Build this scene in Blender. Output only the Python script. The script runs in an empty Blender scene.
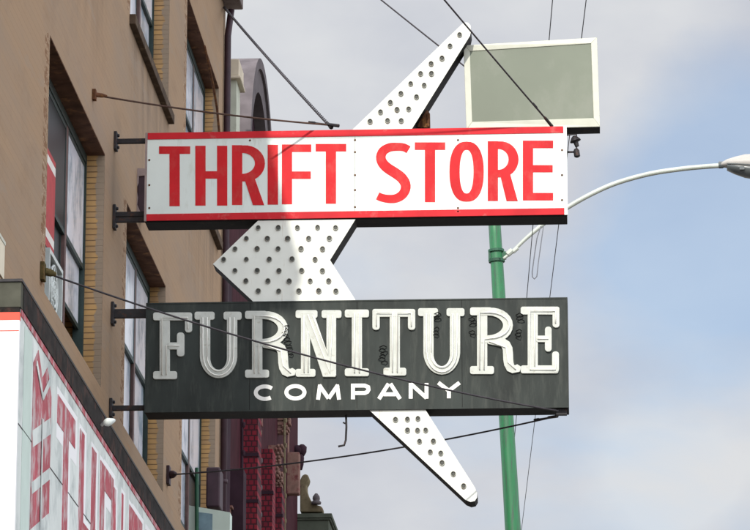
import bpy, bmesh, math, random
from mathutils import Vector, Matrix, noise
random.seed(7)
PI = math.pi
scene = bpy.context.scene
COL = scene.collection

# ------------------------------------------------------------------ camera
CAM = Vector((0.0, 0.0, 1.7))
F = 3800.0                                   # focal length in photo pixels (photo 750 x 530)
PITCH, YAW = math.radians(14.25), math.radians(3.283)
FW = Vector((-math.sin(YAW)*math.cos(PITCH), math.cos(YAW)*math.cos(PITCH), math.sin(PITCH)))
RT = Vector((math.cos(YAW), math.sin(YAW), 0))
UP = RT.cross(FW)

def ray(u, v):
    return (FW*F + RT*(u-375.0) + UP*(265.0-v)).normalized()
def at_y(u, v, y):                           # point of the picture on a plane across the street
    d = ray(u, v); return CAM + d*((y-CAM.y)/d.y)
def at_x(u, v, x):                           # point of the picture on a plane along the street
    d = ray(u, v); return CAM + d*((x-CAM.x)/d.x)

cd = bpy.data.cameras.new('camera')
cam = bpy.data.objects.new('camera', cd); COL.objects.link(cam)
cam.location = CAM
cam.rotation_euler = Matrix((RT, UP, -FW)).transposed().to_euler()
cd.sensor_width = 36.0; cd.lens = F/750.0*36.0
cd.clip_start = 0.1; cd.clip_end = 5000
scene.camera = cam

# ------------------------------------------------------------------ light
sdir = Vector((0.17, 1.0, -0.717)).normalized()
ld = bpy.data.lights.new('sun', 'SUN'); ld.energy = 3.1; ld.angle = math.radians(0.5); ld.color = (1.0, 0.95, 0.86)
sun = bpy.data.objects.new('sun', ld); COL.objects.link(sun)
sun.rotation_euler = sdir.to_track_quat('-Z', 'Y').to_euler(); sun.location = (-10, -20, 40)
SUN_EL = math.asin(-sdir.z); SUN_AZ = math.atan2(-sdir.x, -sdir.y)

world = bpy.data.worlds.new('World'); scene.world = world; world.use_nodes = True
nt = world.node_tree; nt.nodes.clear()
def N(tree, kind, **kw):
    n = tree.nodes.new(kind)
    for k, v in kw.items(): setattr(n, k, v)
    return n
sky = N(nt, 'ShaderNodeTexSky', sky_type='NISHITA', sun_disc=False)
sky.sun_elevation = SUN_EL; sky.sun_rotation = SUN_AZ % (2*PI)
sky.air_density = 1.0; sky.dust_density = 1.2; sky.ozone_density = 1.5
bg = N(nt, 'ShaderNodeBackground'); bg.inputs['Strength'].default_value = 0.108
out = N(nt, 'ShaderNodeOutputWorld')
tc = N(nt, 'ShaderNodeTexCoord')
mp = N(nt, 'ShaderNodeMapping'); mp.inputs['Scale'].default_value = (1.0, 1.0, 1.7)
mp.inputs['Location'].default_value = (0.31, 0.1, 0.12)
nz = N(nt, 'ShaderNodeTexNoise'); nz.inputs['Scale'].default_value = 7.5; nz.inputs['Detail'].default_value = 7
nz.inputs['Roughness'].default_value = 0.52; nz.inputs['Distortion'].default_value = 0.35
rp = N(nt, 'ShaderNodeValToRGB')
rp.color_ramp.elements[0].position = 0.22; rp.color_ramp.elements[0].color = (0.40,)*3+(1,)
rp.color_ramp.elements[1].position = 0.48; rp.color_ramp.elements[1].color = (1, 1, 1, 1)
sep = N(nt, 'ShaderNodeSeparateXYZ')
def toward(d, r0, r1, a0, a1):                # a value that fades with the distance from one direction of the sky
    dv = N(nt, 'ShaderNodeVectorMath', operation='DISTANCE'); dv.inputs[1].default_value = tuple(d)
    m_ = N(nt, 'ShaderNodeMapRange', interpolation_type='SMOOTHSTEP')
    m_.inputs['From Min'].default_value = r0; m_.inputs['From Max'].default_value = r1
    m_.inputs['To Min'].default_value = a0; m_.inputs['To Max'].default_value = a1
    nt.links.new(tc.outputs['Generated'], dv.inputs[0]); nt.links.new(dv.outputs['Value'], m_.inputs['Value'])
    return m_.outputs[0]
gap = toward(ray(745, 215), 0.018, 0.066, -0.36, 0.0)      # opening in the cloud on the right
bright = toward(ray(665, 475), 0.004, 0.030, 0.26, 0.0)    # a sunlit tuft low on the right
pale = toward(ray(150, 60), 0.03, 0.12, 0.14, 0.0)         # paler cloud over the roofs
addn = N(nt, 'ShaderNodeMath', operation='ADD')
# billows: lighter and greyer parts of the cloud
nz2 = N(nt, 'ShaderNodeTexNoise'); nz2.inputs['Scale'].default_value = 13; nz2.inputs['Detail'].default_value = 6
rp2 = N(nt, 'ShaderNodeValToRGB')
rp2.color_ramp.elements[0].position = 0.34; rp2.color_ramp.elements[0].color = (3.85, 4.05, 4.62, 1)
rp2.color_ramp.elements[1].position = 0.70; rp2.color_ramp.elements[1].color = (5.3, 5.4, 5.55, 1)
mix = N(nt, 'ShaderNodeMixRGB')
L = nt.links.new
L(tc.outputs['Generated'], mp.inputs['Vector']); L(mp.outputs[0], nz.inputs['Vector']); L(mp.outputs[0], nz2.inputs['Vector'])
L(tc.outputs['Generated'], sep.inputs[0])
L(nz.outputs['Fac'], addn.inputs[0]); L(gap, addn.inputs[1]); L(addn.outputs[0], rp.inputs['Fac'])
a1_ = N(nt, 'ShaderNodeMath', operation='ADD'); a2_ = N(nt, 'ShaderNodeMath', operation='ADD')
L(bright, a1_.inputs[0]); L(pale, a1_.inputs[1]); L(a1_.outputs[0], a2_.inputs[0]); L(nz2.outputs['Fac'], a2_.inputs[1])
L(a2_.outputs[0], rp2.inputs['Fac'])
fill_gain = N(nt, 'ShaderNodeMapRange'); fill_gain.inputs['From Min'].default_value = 0.90; fill_gain.inputs['From Max'].default_value = 0.45  # unseen cloud away from the view brightened, added as fill for shaded faces
fill_gain.inputs['To Min'].default_value = 1.0; fill_gain.inputs['To Max'].default_value = 3.0
L(sep.outputs['Y'], fill_gain.inputs['Value'])
filled_cloud = N(nt, 'ShaderNodeVectorMath', operation='SCALE')
L(rp2.outputs['Color'], filled_cloud.inputs[0]); L(fill_gain.outputs[0], filled_cloud.inputs['Scale'])
L(rp.outputs['Color'], mix.inputs['Fac']); L(sky.outputs[0], mix.inputs['Color1']); L(filled_cloud.outputs[0], mix.inputs['Color2'])
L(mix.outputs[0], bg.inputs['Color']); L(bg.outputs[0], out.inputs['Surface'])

vs = scene.view_settings
vs.view_transform = 'Standard'; vs.look = 'None'; vs.gamma = 1; vs.use_curve_mapping = False; vs.exposure = 0.35

# ------------------------------------------------------------------ materials
def material(name, col, rough=0.7, metal=0.0, var=0.12, scale=6.0, stretch=(1, 1, 1), bump=0.0, bscale=60.0,
             stain=None, stain_at=(0.58, 0.72), stain_scale=9.0, stain_stretch=(1, 1, 1), spec=0.4):
    if rough >= 0.75: spec = 0.08
    m = bpy.data.materials.new(name); m.use_nodes = True
    t = m.node_tree; b = t.nodes['Principled BSDF']
    b.inputs['Roughness'].default_value = rough; b.inputs['Metallic'].default_value = metal
    b.inputs['Specular IOR Level'].default_value = spec
    tcn = N(t, 'ShaderNodeTexCoord')
    mpn = N(t, 'ShaderNodeMapping'); mpn.inputs['Scale'].default_value = stretch
    t.links.new(tcn.outputs['Object'], mpn.inputs['Vector'])
    n1 = N(t, 'ShaderNodeTexNoise'); n1.inputs['Scale'].default_value = scale; n1.inputs['Detail'].default_value = 6
    t.links.new(mpn.outputs[0], n1.inputs['Vector'])
    r1 = N(t, 'ShaderNodeValToRGB')
    lo = [c*(1-var) for c in col]; hi = [min(1, c*(1+var)) for c in col]
    r1.color_ramp.elements[0].position = 0.3; r1.color_ramp.elements[0].color = (*lo, 1)
    r1.color_ramp.elements[1].position = 0.7; r1.color_ramp.elements[1].color = (*hi, 1)
    t.links.new(n1.outputs['Fac'], r1.inputs['Fac'])
    last = r1.outputs['Color']
    if stain:
        mp2 = N(t, 'ShaderNodeMapping'); mp2.inputs['Scale'].default_value = stain_stretch
        t.links.new(tcn.outputs['Object'], mp2.inputs['Vector'])
        n2 = N(t, 'ShaderNodeTexNoise'); n2.inputs['Scale'].default_value = stain_scale; n2.inputs['Detail'].default_value = 8
        n2.inputs['Roughness'].default_value = 0.65
        t.links.new(mp2.outputs[0], n2.inputs['Vector'])
        r2 = N(t, 'ShaderNodeValToRGB')
        r2.color_ramp.elements[0].position = stain_at[0]; r2.color_ramp.elements[0].color = (0, 0, 0, 1)
        r2.color_ramp.elements[1].position = stain_at[1]; r2.color_ramp.elements[1].color = (1, 1, 1, 1)
        t.links.new(n2.outputs['Fac'], r2.inputs['Fac'])
        mx = N(t, 'ShaderNodeMixRGB'); mx.inputs['Color2'].default_value = (*stain, 1)
        t.links.new(r2.outputs['Color'], mx.inputs['Fac']); t.links.new(last, mx.inputs['Color1'])
        last = mx.outputs[0]
    t.links.new(last, b.inputs['Base Color'])
    if bump:
        n3 = N(t, 'ShaderNodeTexNoise'); n3.inputs['Scale'].default_value = bscale; n3.inputs['Detail'].default_value = 5
        t.links.new(tcn.outputs['Object'], n3.inputs['Vector'])
        bp = N(t, 'ShaderNodeBump'); bp.inputs['Strength'].default_value = bump; bp.inputs['Distance'].default_value = 0.01
        t.links.new(n3.outputs['Fac'], bp.inputs['Height']); t.links.new(bp.outputs[0], b.inputs['Normal'])
    return m

def brick_material(name, c1, c2, mortar, facing, row=0.072, width=0.215, msize=0.010, paint=None, paint_from=None, dirt=(0.1, 0.08, 0.06), bumps=0.6, nstretch=1.0):
    """Brick in metres. facing 'x' lays courses over (y, z), 'y' over (x, z). paint: colour over the strip beyond paint_from in x."""
    m = bpy.data.materials.new(name); m.use_nodes = True
    t = m.node_tree; b = t.nodes['Principled BSDF']; b.inputs['Roughness'].default_value = 0.9
    b.inputs['Specular IOR Level'].default_value = 0.2
    tcn = N(t, 'ShaderNodeTexCoord'); s = N(t, 'ShaderNodeSeparateXYZ'); c = N(t, 'ShaderNodeCombineXYZ')
    t.links.new(tcn.outputs['Object'], s.inputs[0])
    t.links.new(s.outputs['Y' if facing == 'x' else 'X'], c.inputs['X']); t.links.new(s.outputs['Z'], c.inputs['Y'])
    br = N(t, 'ShaderNodeTexBrick')
    br.inputs['Color1'].default_value = (*c1, 1); br.inputs['Color2'].default_value = (*c2, 1); br.inputs['Mortar'].default_value = (*mortar, 1)
    br.inputs['Scale'].default_value = 1.0; br.inputs['Mortar Size'].default_value = msize; br.inputs['Mortar Smooth'].default_value = 0.3
    br.inputs['Brick Width'].default_value = width; br.inputs['Row Height'].default_value = row
    t.links.new(c.outputs[0], br.inputs['Vector'])
    n1 = N(t, 'ShaderNodeTexNoise'); n1.inputs['Scale'].default_value = 5; n1.inputs['Detail'].default_value = 7
    nm = N(t, 'ShaderNodeMapping'); nm.inputs['Scale'].default_value = (1, nstretch, 1)
    t.links.new(tcn.outputs['Object'], nm.inputs['Vector']); t.links.new(nm.outputs[0], n1.inputs['Vector'])
    r1 = N(t, 'ShaderNodeValToRGB'); r1.color_ramp.elements[0].position = 0.45; r1.color_ramp.elements[1].position = 0.8
    t.links.new(n1.outputs['Fac'], r1.inputs['Fac'])
    sc = N(t, 'ShaderNodeMath', operation='MULTIPLY'); sc.inputs[1].default_value = 0.7
    t.links.new(r1.outputs[0], sc.inputs[0])
    mx = N(t, 'ShaderNodeMixRGB'); mx.inputs['Color2'].default_value = (*dirt, 1)
    t.links.new(sc.outputs[0], mx.inputs['Fac']); t.links.new(br.outputs['Color'], mx.inputs['Color1'])
    last = mx.outputs[0]
    if paint:
        n2 = N(t, 'ShaderNodeTexNoise'); n2.inputs['Scale'].default_value = 14; n2.inputs['Detail'].default_value = 6
        t.links.new(tcn.outputs['Object'], n2.inputs['Vector'])
        ma = N(t, 'ShaderNodeMath', operation='MULTIPLY_ADD'); ma.inputs[1].default_value = 0.10
        t.links.new(n2.outputs['Fac'], ma.inputs[0]); t.links.new(s.outputs['X'], ma.inputs[2])
        mr = N(t, 'ShaderNodeMapRange'); mr.inputs['From Min'].default_value = paint_from+0.045; mr.inputs['From Max'].default_value = paint_from+0.06
        t.links.new(ma.outputs[0], mr.inputs['Value'])
        mx2 = N(t, 'ShaderNodeMixRGB'); mx2.inputs['Color2'].default_value = (*paint, 1)
        t.links.new(mr.outputs[0], mx2.inputs['Fac']); t.links.new(last, mx2.inputs['Color1']); last = mx2.outputs[0]
    t.links.new(last, b.inputs['Base Color'])
    bp = N(t, 'ShaderNodeBump'); bp.inputs['Strength'].default_value = bumps; bp.inputs['Distance'].default_value = 0.012; bp.invert = True
    t.links.new(br.outputs['Fac'], bp.inputs['Height']); t.links.new(bp.outputs[0], b.inputs['Normal'])
    return m

BEIGE = (0.315, 0.212, 0.130)
M = {}
def painted_wall(name, chipped):
    m = brick_material(name, BEIGE, tuple(c*0.95 for c in BEIGE), tuple(c*0.90 for c in BEIGE), 'x', width=60.0, row=0.075, msize=0.006, bumps=0.12, dirt=(0.29, 0.205, 0.135), nstretch=0.12)
    t = m.node_tree; b = t.nodes['Principled BSDF']
    last = b.inputs['Base Color'].links[0].from_socket
    tcn = N(t, 'ShaderNodeTexCoord')
    def layer(last, scale, stretch, lo, hi, col, amount):
        mp_ = N(t, 'ShaderNodeMapping'); mp_.inputs['Scale'].default_value = stretch
        t.links.new(tcn.outputs['Object'], mp_.inputs['Vector'])
        n = N(t, 'ShaderNodeTexNoise'); n.inputs['Scale'].default_value = scale; n.inputs['Detail'].default_value = 9; n.inputs['Roughness'].default_value = 0.66
        t.links.new(mp_.outputs[0], n.inputs['Vector'])
        r = N(t, 'ShaderNodeMapRange'); r.inputs['From Min'].default_value = lo; r.inputs['From Max'].default_value = hi; r.inputs['To Max'].default_value = amount
        t.links.new(n.outputs['Fac'], r.inputs['Value'])
        x = N(t, 'ShaderNodeMixRGB'); x.inputs['Color2'].default_value = (*col, 1)
        t.links.new(r.outputs[0], x.inputs['Fac']); t.links.new(last, x.inputs['Color1'])
        return x.outputs[0]
    last = layer(last, 1.3, (1, 0.16, 0.8), 0.45, 0.75, (0.245, 0.192, 0.148), 0.85)      # large grey weathering
    last = layer(last, 4.0, (1, 0.22, 0.6), 0.52, 0.78, (0.17, 0.11, 0.07), 0.42)     # run-down streaks
    last = layer(last, 5.5, (1, 0.14, 1), 0.66, 0.74, (0.36, 0.19, 0.085), 0.5)          # ochre where paint is thin
    last = layer(last, 16, (1, 0.25, 1), 0.50 if chipped else 0.70, 0.56 if chipped else 0.74, (0.17, 0.085, 0.04), 0.85)
    if chipped: last = layer(last, 23, (1, 0.7, 1), 0.60, 0.64, (0.62, 0.5, 0.36), 0.8)
    t.links.new(last, b.inputs['Base Color'])
    return m
M['wall'] = painted_wall('painted beige brick', False)
M['wall_edge'] = painted_wall('chipped painted brick edge', True)
M['white'] = material('white enamel sign face', (0.66, 0.72, 0.68), 0.45, var=0.05, scale=3, stretch=(1, 1, 0.5), stain=(0.45, 0.47, 0.40), stain_at=(0.56, 0.85), stain_scale=5, stain_stretch=(2.2, 1, 0.5), bump=0.35, bscale=2.2)
M['arrow_white'] = material('white painted steel', (0.70, 0.72, 0.66), 0.5, var=0.06, scale=4, stain=(0.40, 0.30, 0.18), stain_at=(0.60, 0.84), stain_scale=6, stain_stretch=(4, 1, 0.5), bump=0.3, bscale=2.5)
M['arrow_edge'] = material('arrow edge lip', (0.78, 0.78, 0.74), 0.5, var=0.04)
M['red'] = material('red sign paint', (0.53, 0.016, 0.021), 0.55, spec=0.15, var=0.14, scale=4, stain=(0.50, 0.055, 0.05), stain_at=(0.50, 0.72), stain_scale=8, stain_stretch=(1, 1, 0.6))
M['red_trim'] = material('red trim paint', (0.51, 0.018, 0.026), 0.55, spec=0.15, var=0.15, scale=3, stretch=(1, 1, 1), stain=(0.50, 0.13, 0.12), stain_at=(0.58, 0.75), stain_scale=7)
M['cabinet'] = material('black cabinet steel', (0.008, 0.008, 0.008), 0.6, spec=0.12, var=0.4, scale=5, stain=(0.045, 0.022, 0.014), stain_at=(0.6, 0.75), stain_scale=8)
M['charcoal'] = material('charcoal enamel', (0.027, 0.033, 0.030), 0.6, spec=0.2, var=0.34, scale=2.2, stretch=(1.6, 1, 0.7), stain=(0.06, 0.066, 0.058), stain_at=(0.5, 0.78), stain_scale=5, stain_stretch=(3, 1, 0.5))
M['letter_white'] = material('white letter enamel', (0.52, 0.54, 0.50), 0.6, spec=0.15, var=0.1, scale=10, stain=(0.30, 0.27, 0.20), stain_at=(0.60, 0.78), stain_scale=14)
M['company_white'] = material('white lettering paint', (0.74, 0.74, 0.70), 0.5, var=0.05, scale=12)
M['tube'] = material('neon tube glass', (0.80, 0.80, 0.74), 0.15, var=0.04, spec=0.6)
M['iron'] = material('dark iron', (0.022, 0.02, 0.022), 0.6, 0.3, var=0.4, scale=12, stain=(0.07, 0.03, 0.018), stain_at=(0.55, 0.7), stain_scale=20)
M['rust'] = material('rusty iron', (0.10, 0.045, 0.025), 0.85, 0.0, var=0.35, scale=15, stain=(0.22, 0.10, 0.03), stain_at=(0.5, 0.7), stain_scale=18)
M['moss_rust'] = material('mossy rust', (0.075, 0.06, 0.025), 0.9, var=0.4, scale=18, stain=(0.16, 0.09, 0.04), stain_at=(0.5, 0.65), stain_scale=25)
M['wire'] = material('steel cable', (0.035, 0.03, 0.035), 0.7, 0.2, var=0.3, scale=20)
M['wire_brown'] = material('rusted cable', (0.075, 0.045, 0.035), 0.8, var=0.3, scale=14)
M['thin_wire'] = material('thin wire', (0.11, 0.115, 0.13), 0.7, var=0.2)
M['socket'] = material('bulb socket porcelain', (0.075, 0.078, 0.068), 0.6, var=0.4, scale=30)
M['socket_rim'] = material('socket rim', (0.30, 0.30, 0.26), 0.6, var=0.3, scale=25, stain=(0.15, 0.09, 0.05), stain_at=(0.5, 0.7), stain_scale=20)
M['panel_green'] = material('grey green blank panel', (0.150, 0.172, 0.130), 0.55, var=0.07, scale=1.6, stain=(0.20, 0.215, 0.175), stain_at=(0.5, 0.8), stain_scale=2.6, stain_stretch=(1, 1, 0.7))
M['cream_frame'] = material('cream frame paint', (0.50, 0.51, 0.43), 0.5, var=0.07, scale=6, stain=(0.42, 0.42, 0.32), stain_at=(0.6, 0.8), stain_scale=9)
M['glass'] = material('window glass', (0.012, 0.018, 0.022), 0.04, var=0.1, spec=0.55)
M['dark_glass'] = material('shaded glass', (0.006, 0.010, 0.010), 0.35, var=0.2, spec=0.15)
M['pale_glass'] = material('curtained glass with painted reflections', (0.80, 0.82, 0.90), 0.12, var=0.08, scale=1.5, spec=0.5, stain=(0.36, 0.44, 0.52), stain_at=(0.48, 0.62), stain_scale=1.6, stain_stretch=(1, 1.2, 1))  # mottling painted into the colour for reflections and for blinds behind
M['sash'] = material('dark green sash paint', (0.018, 0.035, 0.032), 0.55, var=0.3, scale=10)
M['sash_brown'] = material('brown sash paint', (0.10, 0.055, 0.05), 0.6, var=0.25, scale=10)
M['reveal'] = brick_material('bare ochre brick', (0.50, 0.295, 0.115), (0.42, 0.26, 0.125), (0.20, 0.12, 0.06), 'y', row=0.056, width=3.0, msize=0.006, paint=(0.29, 0.22, 0.155), paint_from=-0.075, dirt=(0.26, 0.16, 0.08))
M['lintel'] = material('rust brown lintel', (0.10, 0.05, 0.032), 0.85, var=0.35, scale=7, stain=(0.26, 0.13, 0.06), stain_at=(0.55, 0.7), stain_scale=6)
M['sill'] = material('dark brown sill', (0.075, 0.052, 0.036), 0.85, var=0.3, scale=7, stain=(0.17, 0.125, 0.085), stain_at=(0.55, 0.7), stain_scale=8)
M['cornice'] = material('grey cornice paint', (0.20, 0.17, 0.165), 0.8, var=0.2, scale=3, stain=(0.11, 0.08, 0.07), stain_at=(0.5, 0.7), stain_scale=5)
M['fascia_end'] = material('olive grey fascia', (0.062, 0.062, 0.048), 0.8, var=0.25, scale=6)
M['fascia'] = material('blackened flashing', (0.02, 0.017, 0.016), 0.75, var=0.6, scale=5, stretch=(1, 1, 2), stain=(0.09, 0.04, 0.03), stain_at=(0.52, 0.7), stain_scale=4, stain_stretch=(1, 1.5, 1))
M['weathered_white'] = material('weathered white board', (0.60, 0.64, 0.61), 0.6, var=0.12, scale=2, stretch=(1, 1, 0.2), stain=(0.34, 0.38, 0.37), stain_at=(0.46, 0.66), stain_scale=5, stain_stretch=(1, 0.6, 0.5))
M['faded_red'] = material('faded red lettering', (0.36, 0.055, 0.075), 0.7, var=0.25, scale=4, stretch=(1, 1, 0.4), stain=(0.46, 0.36, 0.36), stain_at=(0.47, 0.62), stain_scale=6, stain_stretch=(1, 1, 0.6))
M['end_white'] = material('clean white board end', (0.78, 0.78, 0.78), 0.5, var=0.02, scale=2)
M['end_red'] = material('orange red band', (0.62, 0.05, 0.02), 0.5, var=0.06)
M['green_pole'] = material('green pole paint', (0.017, 0.135, 0.050), 0.45, var=0.14, scale=3, stretch=(3, 3, 0.4), stain=(0.035, 0.085, 0.05), stain_at=(0.5, 0.6), stain_scale=5, stain_stretch=(4, 4, 0.35))
M['dark_green'] = material('dark green clamp', (0.012, 0.07, 0.035), 0.6, var=0.3)
M['lamp_grey'] = material('galvanised lamp arm', (0.40, 0.43, 0.38), 0.5, 0.1, var=0.12, scale=5)
M['lamp_head'] = material('lamp head casing', (0.36, 0.34, 0.31), 0.5, var=0.1, scale=5)
M['lamp_lens'] = material('lamp lens', (0.09, 0.10, 0.10), 0.3, var=0.1)
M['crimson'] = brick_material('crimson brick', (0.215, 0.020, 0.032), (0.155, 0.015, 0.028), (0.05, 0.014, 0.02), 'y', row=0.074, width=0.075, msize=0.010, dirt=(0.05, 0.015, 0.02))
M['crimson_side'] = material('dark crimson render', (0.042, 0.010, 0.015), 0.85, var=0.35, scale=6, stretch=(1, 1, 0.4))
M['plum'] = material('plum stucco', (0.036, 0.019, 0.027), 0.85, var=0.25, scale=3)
M['arch_grey'] = material('grey arch stone', (0.115, 0.10, 0.105), 0.85, var=0.2, scale=5)
M['terracotta'] = material('pale carved terracotta', (0.22, 0.13, 0.105), 0.85, var=0.3, scale=9, stain=(0.13, 0.04, 0.04), stain_at=(0.5, 0.65), stain_scale=9)
M['pale_stone'] = material('pale pilaster', (0.44, 0.46, 0.38), 0.8, var=0.12, scale=3, stain=(0.28, 0.28, 0.22), stain_at=(0.55, 0.75), stain_scale=4)
M['cream_stone'] = material('cream coping', (0.52, 0.46, 0.36), 0.8, var=0.1, scale=5)
M['olive'] = material('olive cornice paint', (0.075, 0.085, 0.065), 0.8, var=0.25, scale=4)
M['scroll'] = material('tan scroll stone', (0.17, 0.14, 0.085), 0.85, var=0.3, scale=9, stain=(0.10, 0.07, 0.05), stain_at=(0.5, 0.65), stain_scale=9)
M['pale_sign'] = material('pale mint sign face', (0.50, 0.60, 0.54), 0.5, var=0.05, scale=4)
M['blue_patch'] = material('faded blue print', (0.16, 0.25, 0.30), 0.6, var=0.25, scale=8)
M['plum_dark'] = material('dark plum paint', (0.035, 0.014, 0.022), 0.6, var=0.3, scale=6)
M['pink_grey'] = material('flaking pinkish primer', (0.30, 0.235, 0.22), 0.85, var=0.15, scale=10)
M['poster_red'] = material('poster red', (0.36, 0.03, 0.035), 0.6, var=0.15, scale=8)
M['poster_white'] = material('poster white', (0.62, 0.60, 0.56), 0.6, var=0.06)
M['plastic_white'] = material('white plastic', (0.50, 0.54, 0.52), 0.5, var=0.08, scale=12)
M['cream_box'] = material('cream box', (0.62, 0.56, 0.43), 0.6, var=0.06)
M['roofing'] = material('roof gravel', (0.12, 0.11, 0.10), 0.95, var=0.3, scale=30)
M['room'] = material('dim room plaster', (0.05, 0.045, 0.04), 0.9, var=0.2)
M['asphalt'] = material('asphalt', (0.05, 0.05, 0.052), 0.9, var=0.25, scale=14, bump=0.3)
M['concrete'] = material('concrete paving', (0.30, 0.285, 0.26), 0.9, var=0.15, scale=4, bump=0.2)
M['line_paint'] = material('road paint', (0.72, 0.70, 0.62), 0.7, var=0.1, scale=12)
M['earth'] = material('dusty ground', (0.18, 0.16, 0.13), 0.95, var=0.2, scale=2)

# ------------------------------------------------------------------ mesh helpers
class MB:
    def __init__(s): s.v = []; s.f = []; s.mi = []; s.k = 0
    def face(s, idx, mi=0): s.f.append(tuple(idx)); s.mi.append(mi)
    def box(s, x0, x1, y0, y1, z0, z1, mi=0):
        x0, x1 = min(x0, x1), max(x0, x1); y0, y1 = min(y0, y1), max(y0, y1); z0, z1 = min(z0, z1), max(z0, z1)
        b = len(s.v)
        for z in (z0, z1):
            for (x, y) in ((x0, y0), (x1, y0), (x1, y1), (x0, y1)): s.v.append(Vector((x, y, z)))
        for q in ((0, 3, 2, 1), (4, 5, 6, 7), (0, 1, 5, 4), (1, 2, 6, 5), (2, 3, 7, 6), (3, 0, 4, 7)): s.face([b+i for i in q], mi)
        return s
    def tube(s, pts, r, n=8, cap=True, mi=0):
        pts = [Vector(p) for p in pts]; b = len(s.v)
        rs = r if isinstance(r, (list, tuple)) else [r]*len(pts)
        ref = None
        for i, p in enumerate(pts):
            d = (pts[min(i+1, len(pts)-1)]-pts[max(i-1, 0)]).normalized()
            if ref is None: ref = d.orthogonal().normalized()
            ref = (ref - d*ref.dot(d)).normalized(); q = d.cross(ref)
            for k in range(n):
                a = 2*PI*k/n; s.v.append(p+(ref*math.cos(a)+q*math.sin(a))*rs[i])
        for i in range(len(pts)-1):
            for k in range(n):
                a, c = b+i*n+k, b+i*n+(k+1) % n; s.face((a, c, c+n, a+n), mi)
        if cap:
            s.face([b+k for k in range(n)][::-1], mi); s.face([b+(len(pts)-1)*n+k for k in range(n)], mi)
        return s
    def prism(s, front, off, mi=0, side_mi=None, back=True, frontface=True):
        """closed polygon of points, pushed by vector off"""
        b = len(s.v); n = len(front); off = Vector(off)
        for p in front: s.v.append(Vector(p))
        for p in front: s.v.append(Vector(p)+off)
        if frontface: s.face([b+i for i in range(n)], mi)
        if back: s.face([b+n+i for i in range(n)][::-1], mi if side_mi is None else side_mi)
        for i in range(n):
            j = (i+1) % n; s.face((b+i, b+n+i, b+n+j, b+j), mi if side_mi is None else side_mi)
        return s
    def strip(s, left, right, off, closed=False, mi=0):
        """thick ribbon between two rails"""
        b = len(s.v); n = len(left); off = Vector(off)
        for rail in (left, right):
            for p in rail: s.v.append(Vector(p))
        for rail in (left, right):
            for p in rail: s.v.append(Vector(p)+off)
        A, B, C_, D_ = b, b+n, b+2*n, b+3*n
        for i in range(n if closed else n-1):
            j = (i+1) % n
            s.face((A+i, A+j, B+j, B+i), mi); s.face((C_+i, D_+i, D_+j, C_+j), mi)
            s.face((A+i, C_+i, C_+j, A+j), mi); s.face((B+i, B+j, D_+j, D_+i), mi)
        if not closed:
            s.face((A, B, D_, C_), mi); e = n-1; s.face((A+e, C_+e, D_+e, B+e), mi)
        return s
    def lathe(s, origin, axis, prof, n=14, mi=0):
        """profile of (distance along axis, radius)"""
        o = Vector(origin); ax = Vector(axis).normalized(); u = ax.orthogonal().normalized(); w = ax.cross(u); b = len(s.v)
        for (h, r) in prof:
            for k in range(n):
                a = 2*PI*k/n; s.v.append(o+ax*h+(u*math.cos(a)+w*math.sin(a))*max(r, 1e-4))
        for i in range(len(prof)-1):
            for k in range(n):
                a, c = b+i*n+k, b+i*n+(k+1) % n; s.face((a, c, c+n, a+n), mi)
        s.face([b+k for k in range(n)][::-1], mi); s.face([b+(len(prof)-1)*n+k for k in range(n)], mi)
        return s

BASE = {}
def link(name, mb, mats, parent=None, origin=None, smooth=False, bevel=0.0):
    if not isinstance(mats, (list, tuple)): mats = [mats]
    me = bpy.data.meshes.new(name)
    if parent is not None: base = BASE[parent.name]
    elif origin is not None: base = Vector(origin)
    else:
        lo = Vector((min(v.x for v in mb.v), min(v.y for v in mb.v), min(v.z for v in mb.v)))
        hi = Vector((max(v.x for v in mb.v), max(v.y for v in mb.v), max(v.z for v in mb.v)))
        base = Vector(((lo.x+hi.x)/2, (lo.y+hi.y)/2, lo.z))
    me.from_pydata([tuple(v-base) for v in mb.v], [], mb.f)
    for m in mats: me.materials.append(m)
    me.polygons.foreach_set('material_index', mb.mi)
    bm = bmesh.new(); bm.from_mesh(me); bmesh.ops.recalc_face_normals(bm, faces=bm.faces); bm.to_mesh(me); bm.free()
    if smooth:
        for p in me.polygons: p.use_smooth = True
    o = bpy.data.objects.new(name, me); COL.objects.link(o)
    if parent is not None: o.parent = parent
    else: o.location = base
    BASE[o.name] = base
    if smooth == 'edge': pass
    if bevel:
        b = o.modifiers.new('bevel', 'BEVEL'); b.width = bevel; b.segments = 2; b.limit_method = 'ANGLE'
    return o
def empty(name, loc):
    o = bpy.data.objects.new(name, None); COL.objects.link(o); o.location = Vector(loc); o.empty_display_size = 0.2
    BASE[o.name] = Vector(loc); return o
def tag(o, label=None, cat=None, group=None, kind=None):
    if label: o['label'] = label
    if cat: o['category'] = cat
    if group: o['group'] = group
    if kind: o['kind'] = kind
    return o
def smooth_by_angle(o, deg=40):
    for p in o.data.polygons: p.use_smooth = True
    bm = bmesh.new(); bm.from_mesh(o.data)
    for e in bm.edges:
        if len(e.link_faces) == 2 and e.calc_face_angle(0) > math.radians(deg): e.smooth = False
    bm.to_mesh(o.data); bm.free()

# ------------------------------------------------------------------ key planes
YS = 35.0                                     # front of the projecting signs
XF = at_y(113, 215, YS+0.16).x                # facade line
PXM = YS/F*1.03                               # metres per photo pixel at the signs
def fy(u): return at_x(u, 265, XF).y          # where along the facade a picture column falls

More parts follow.
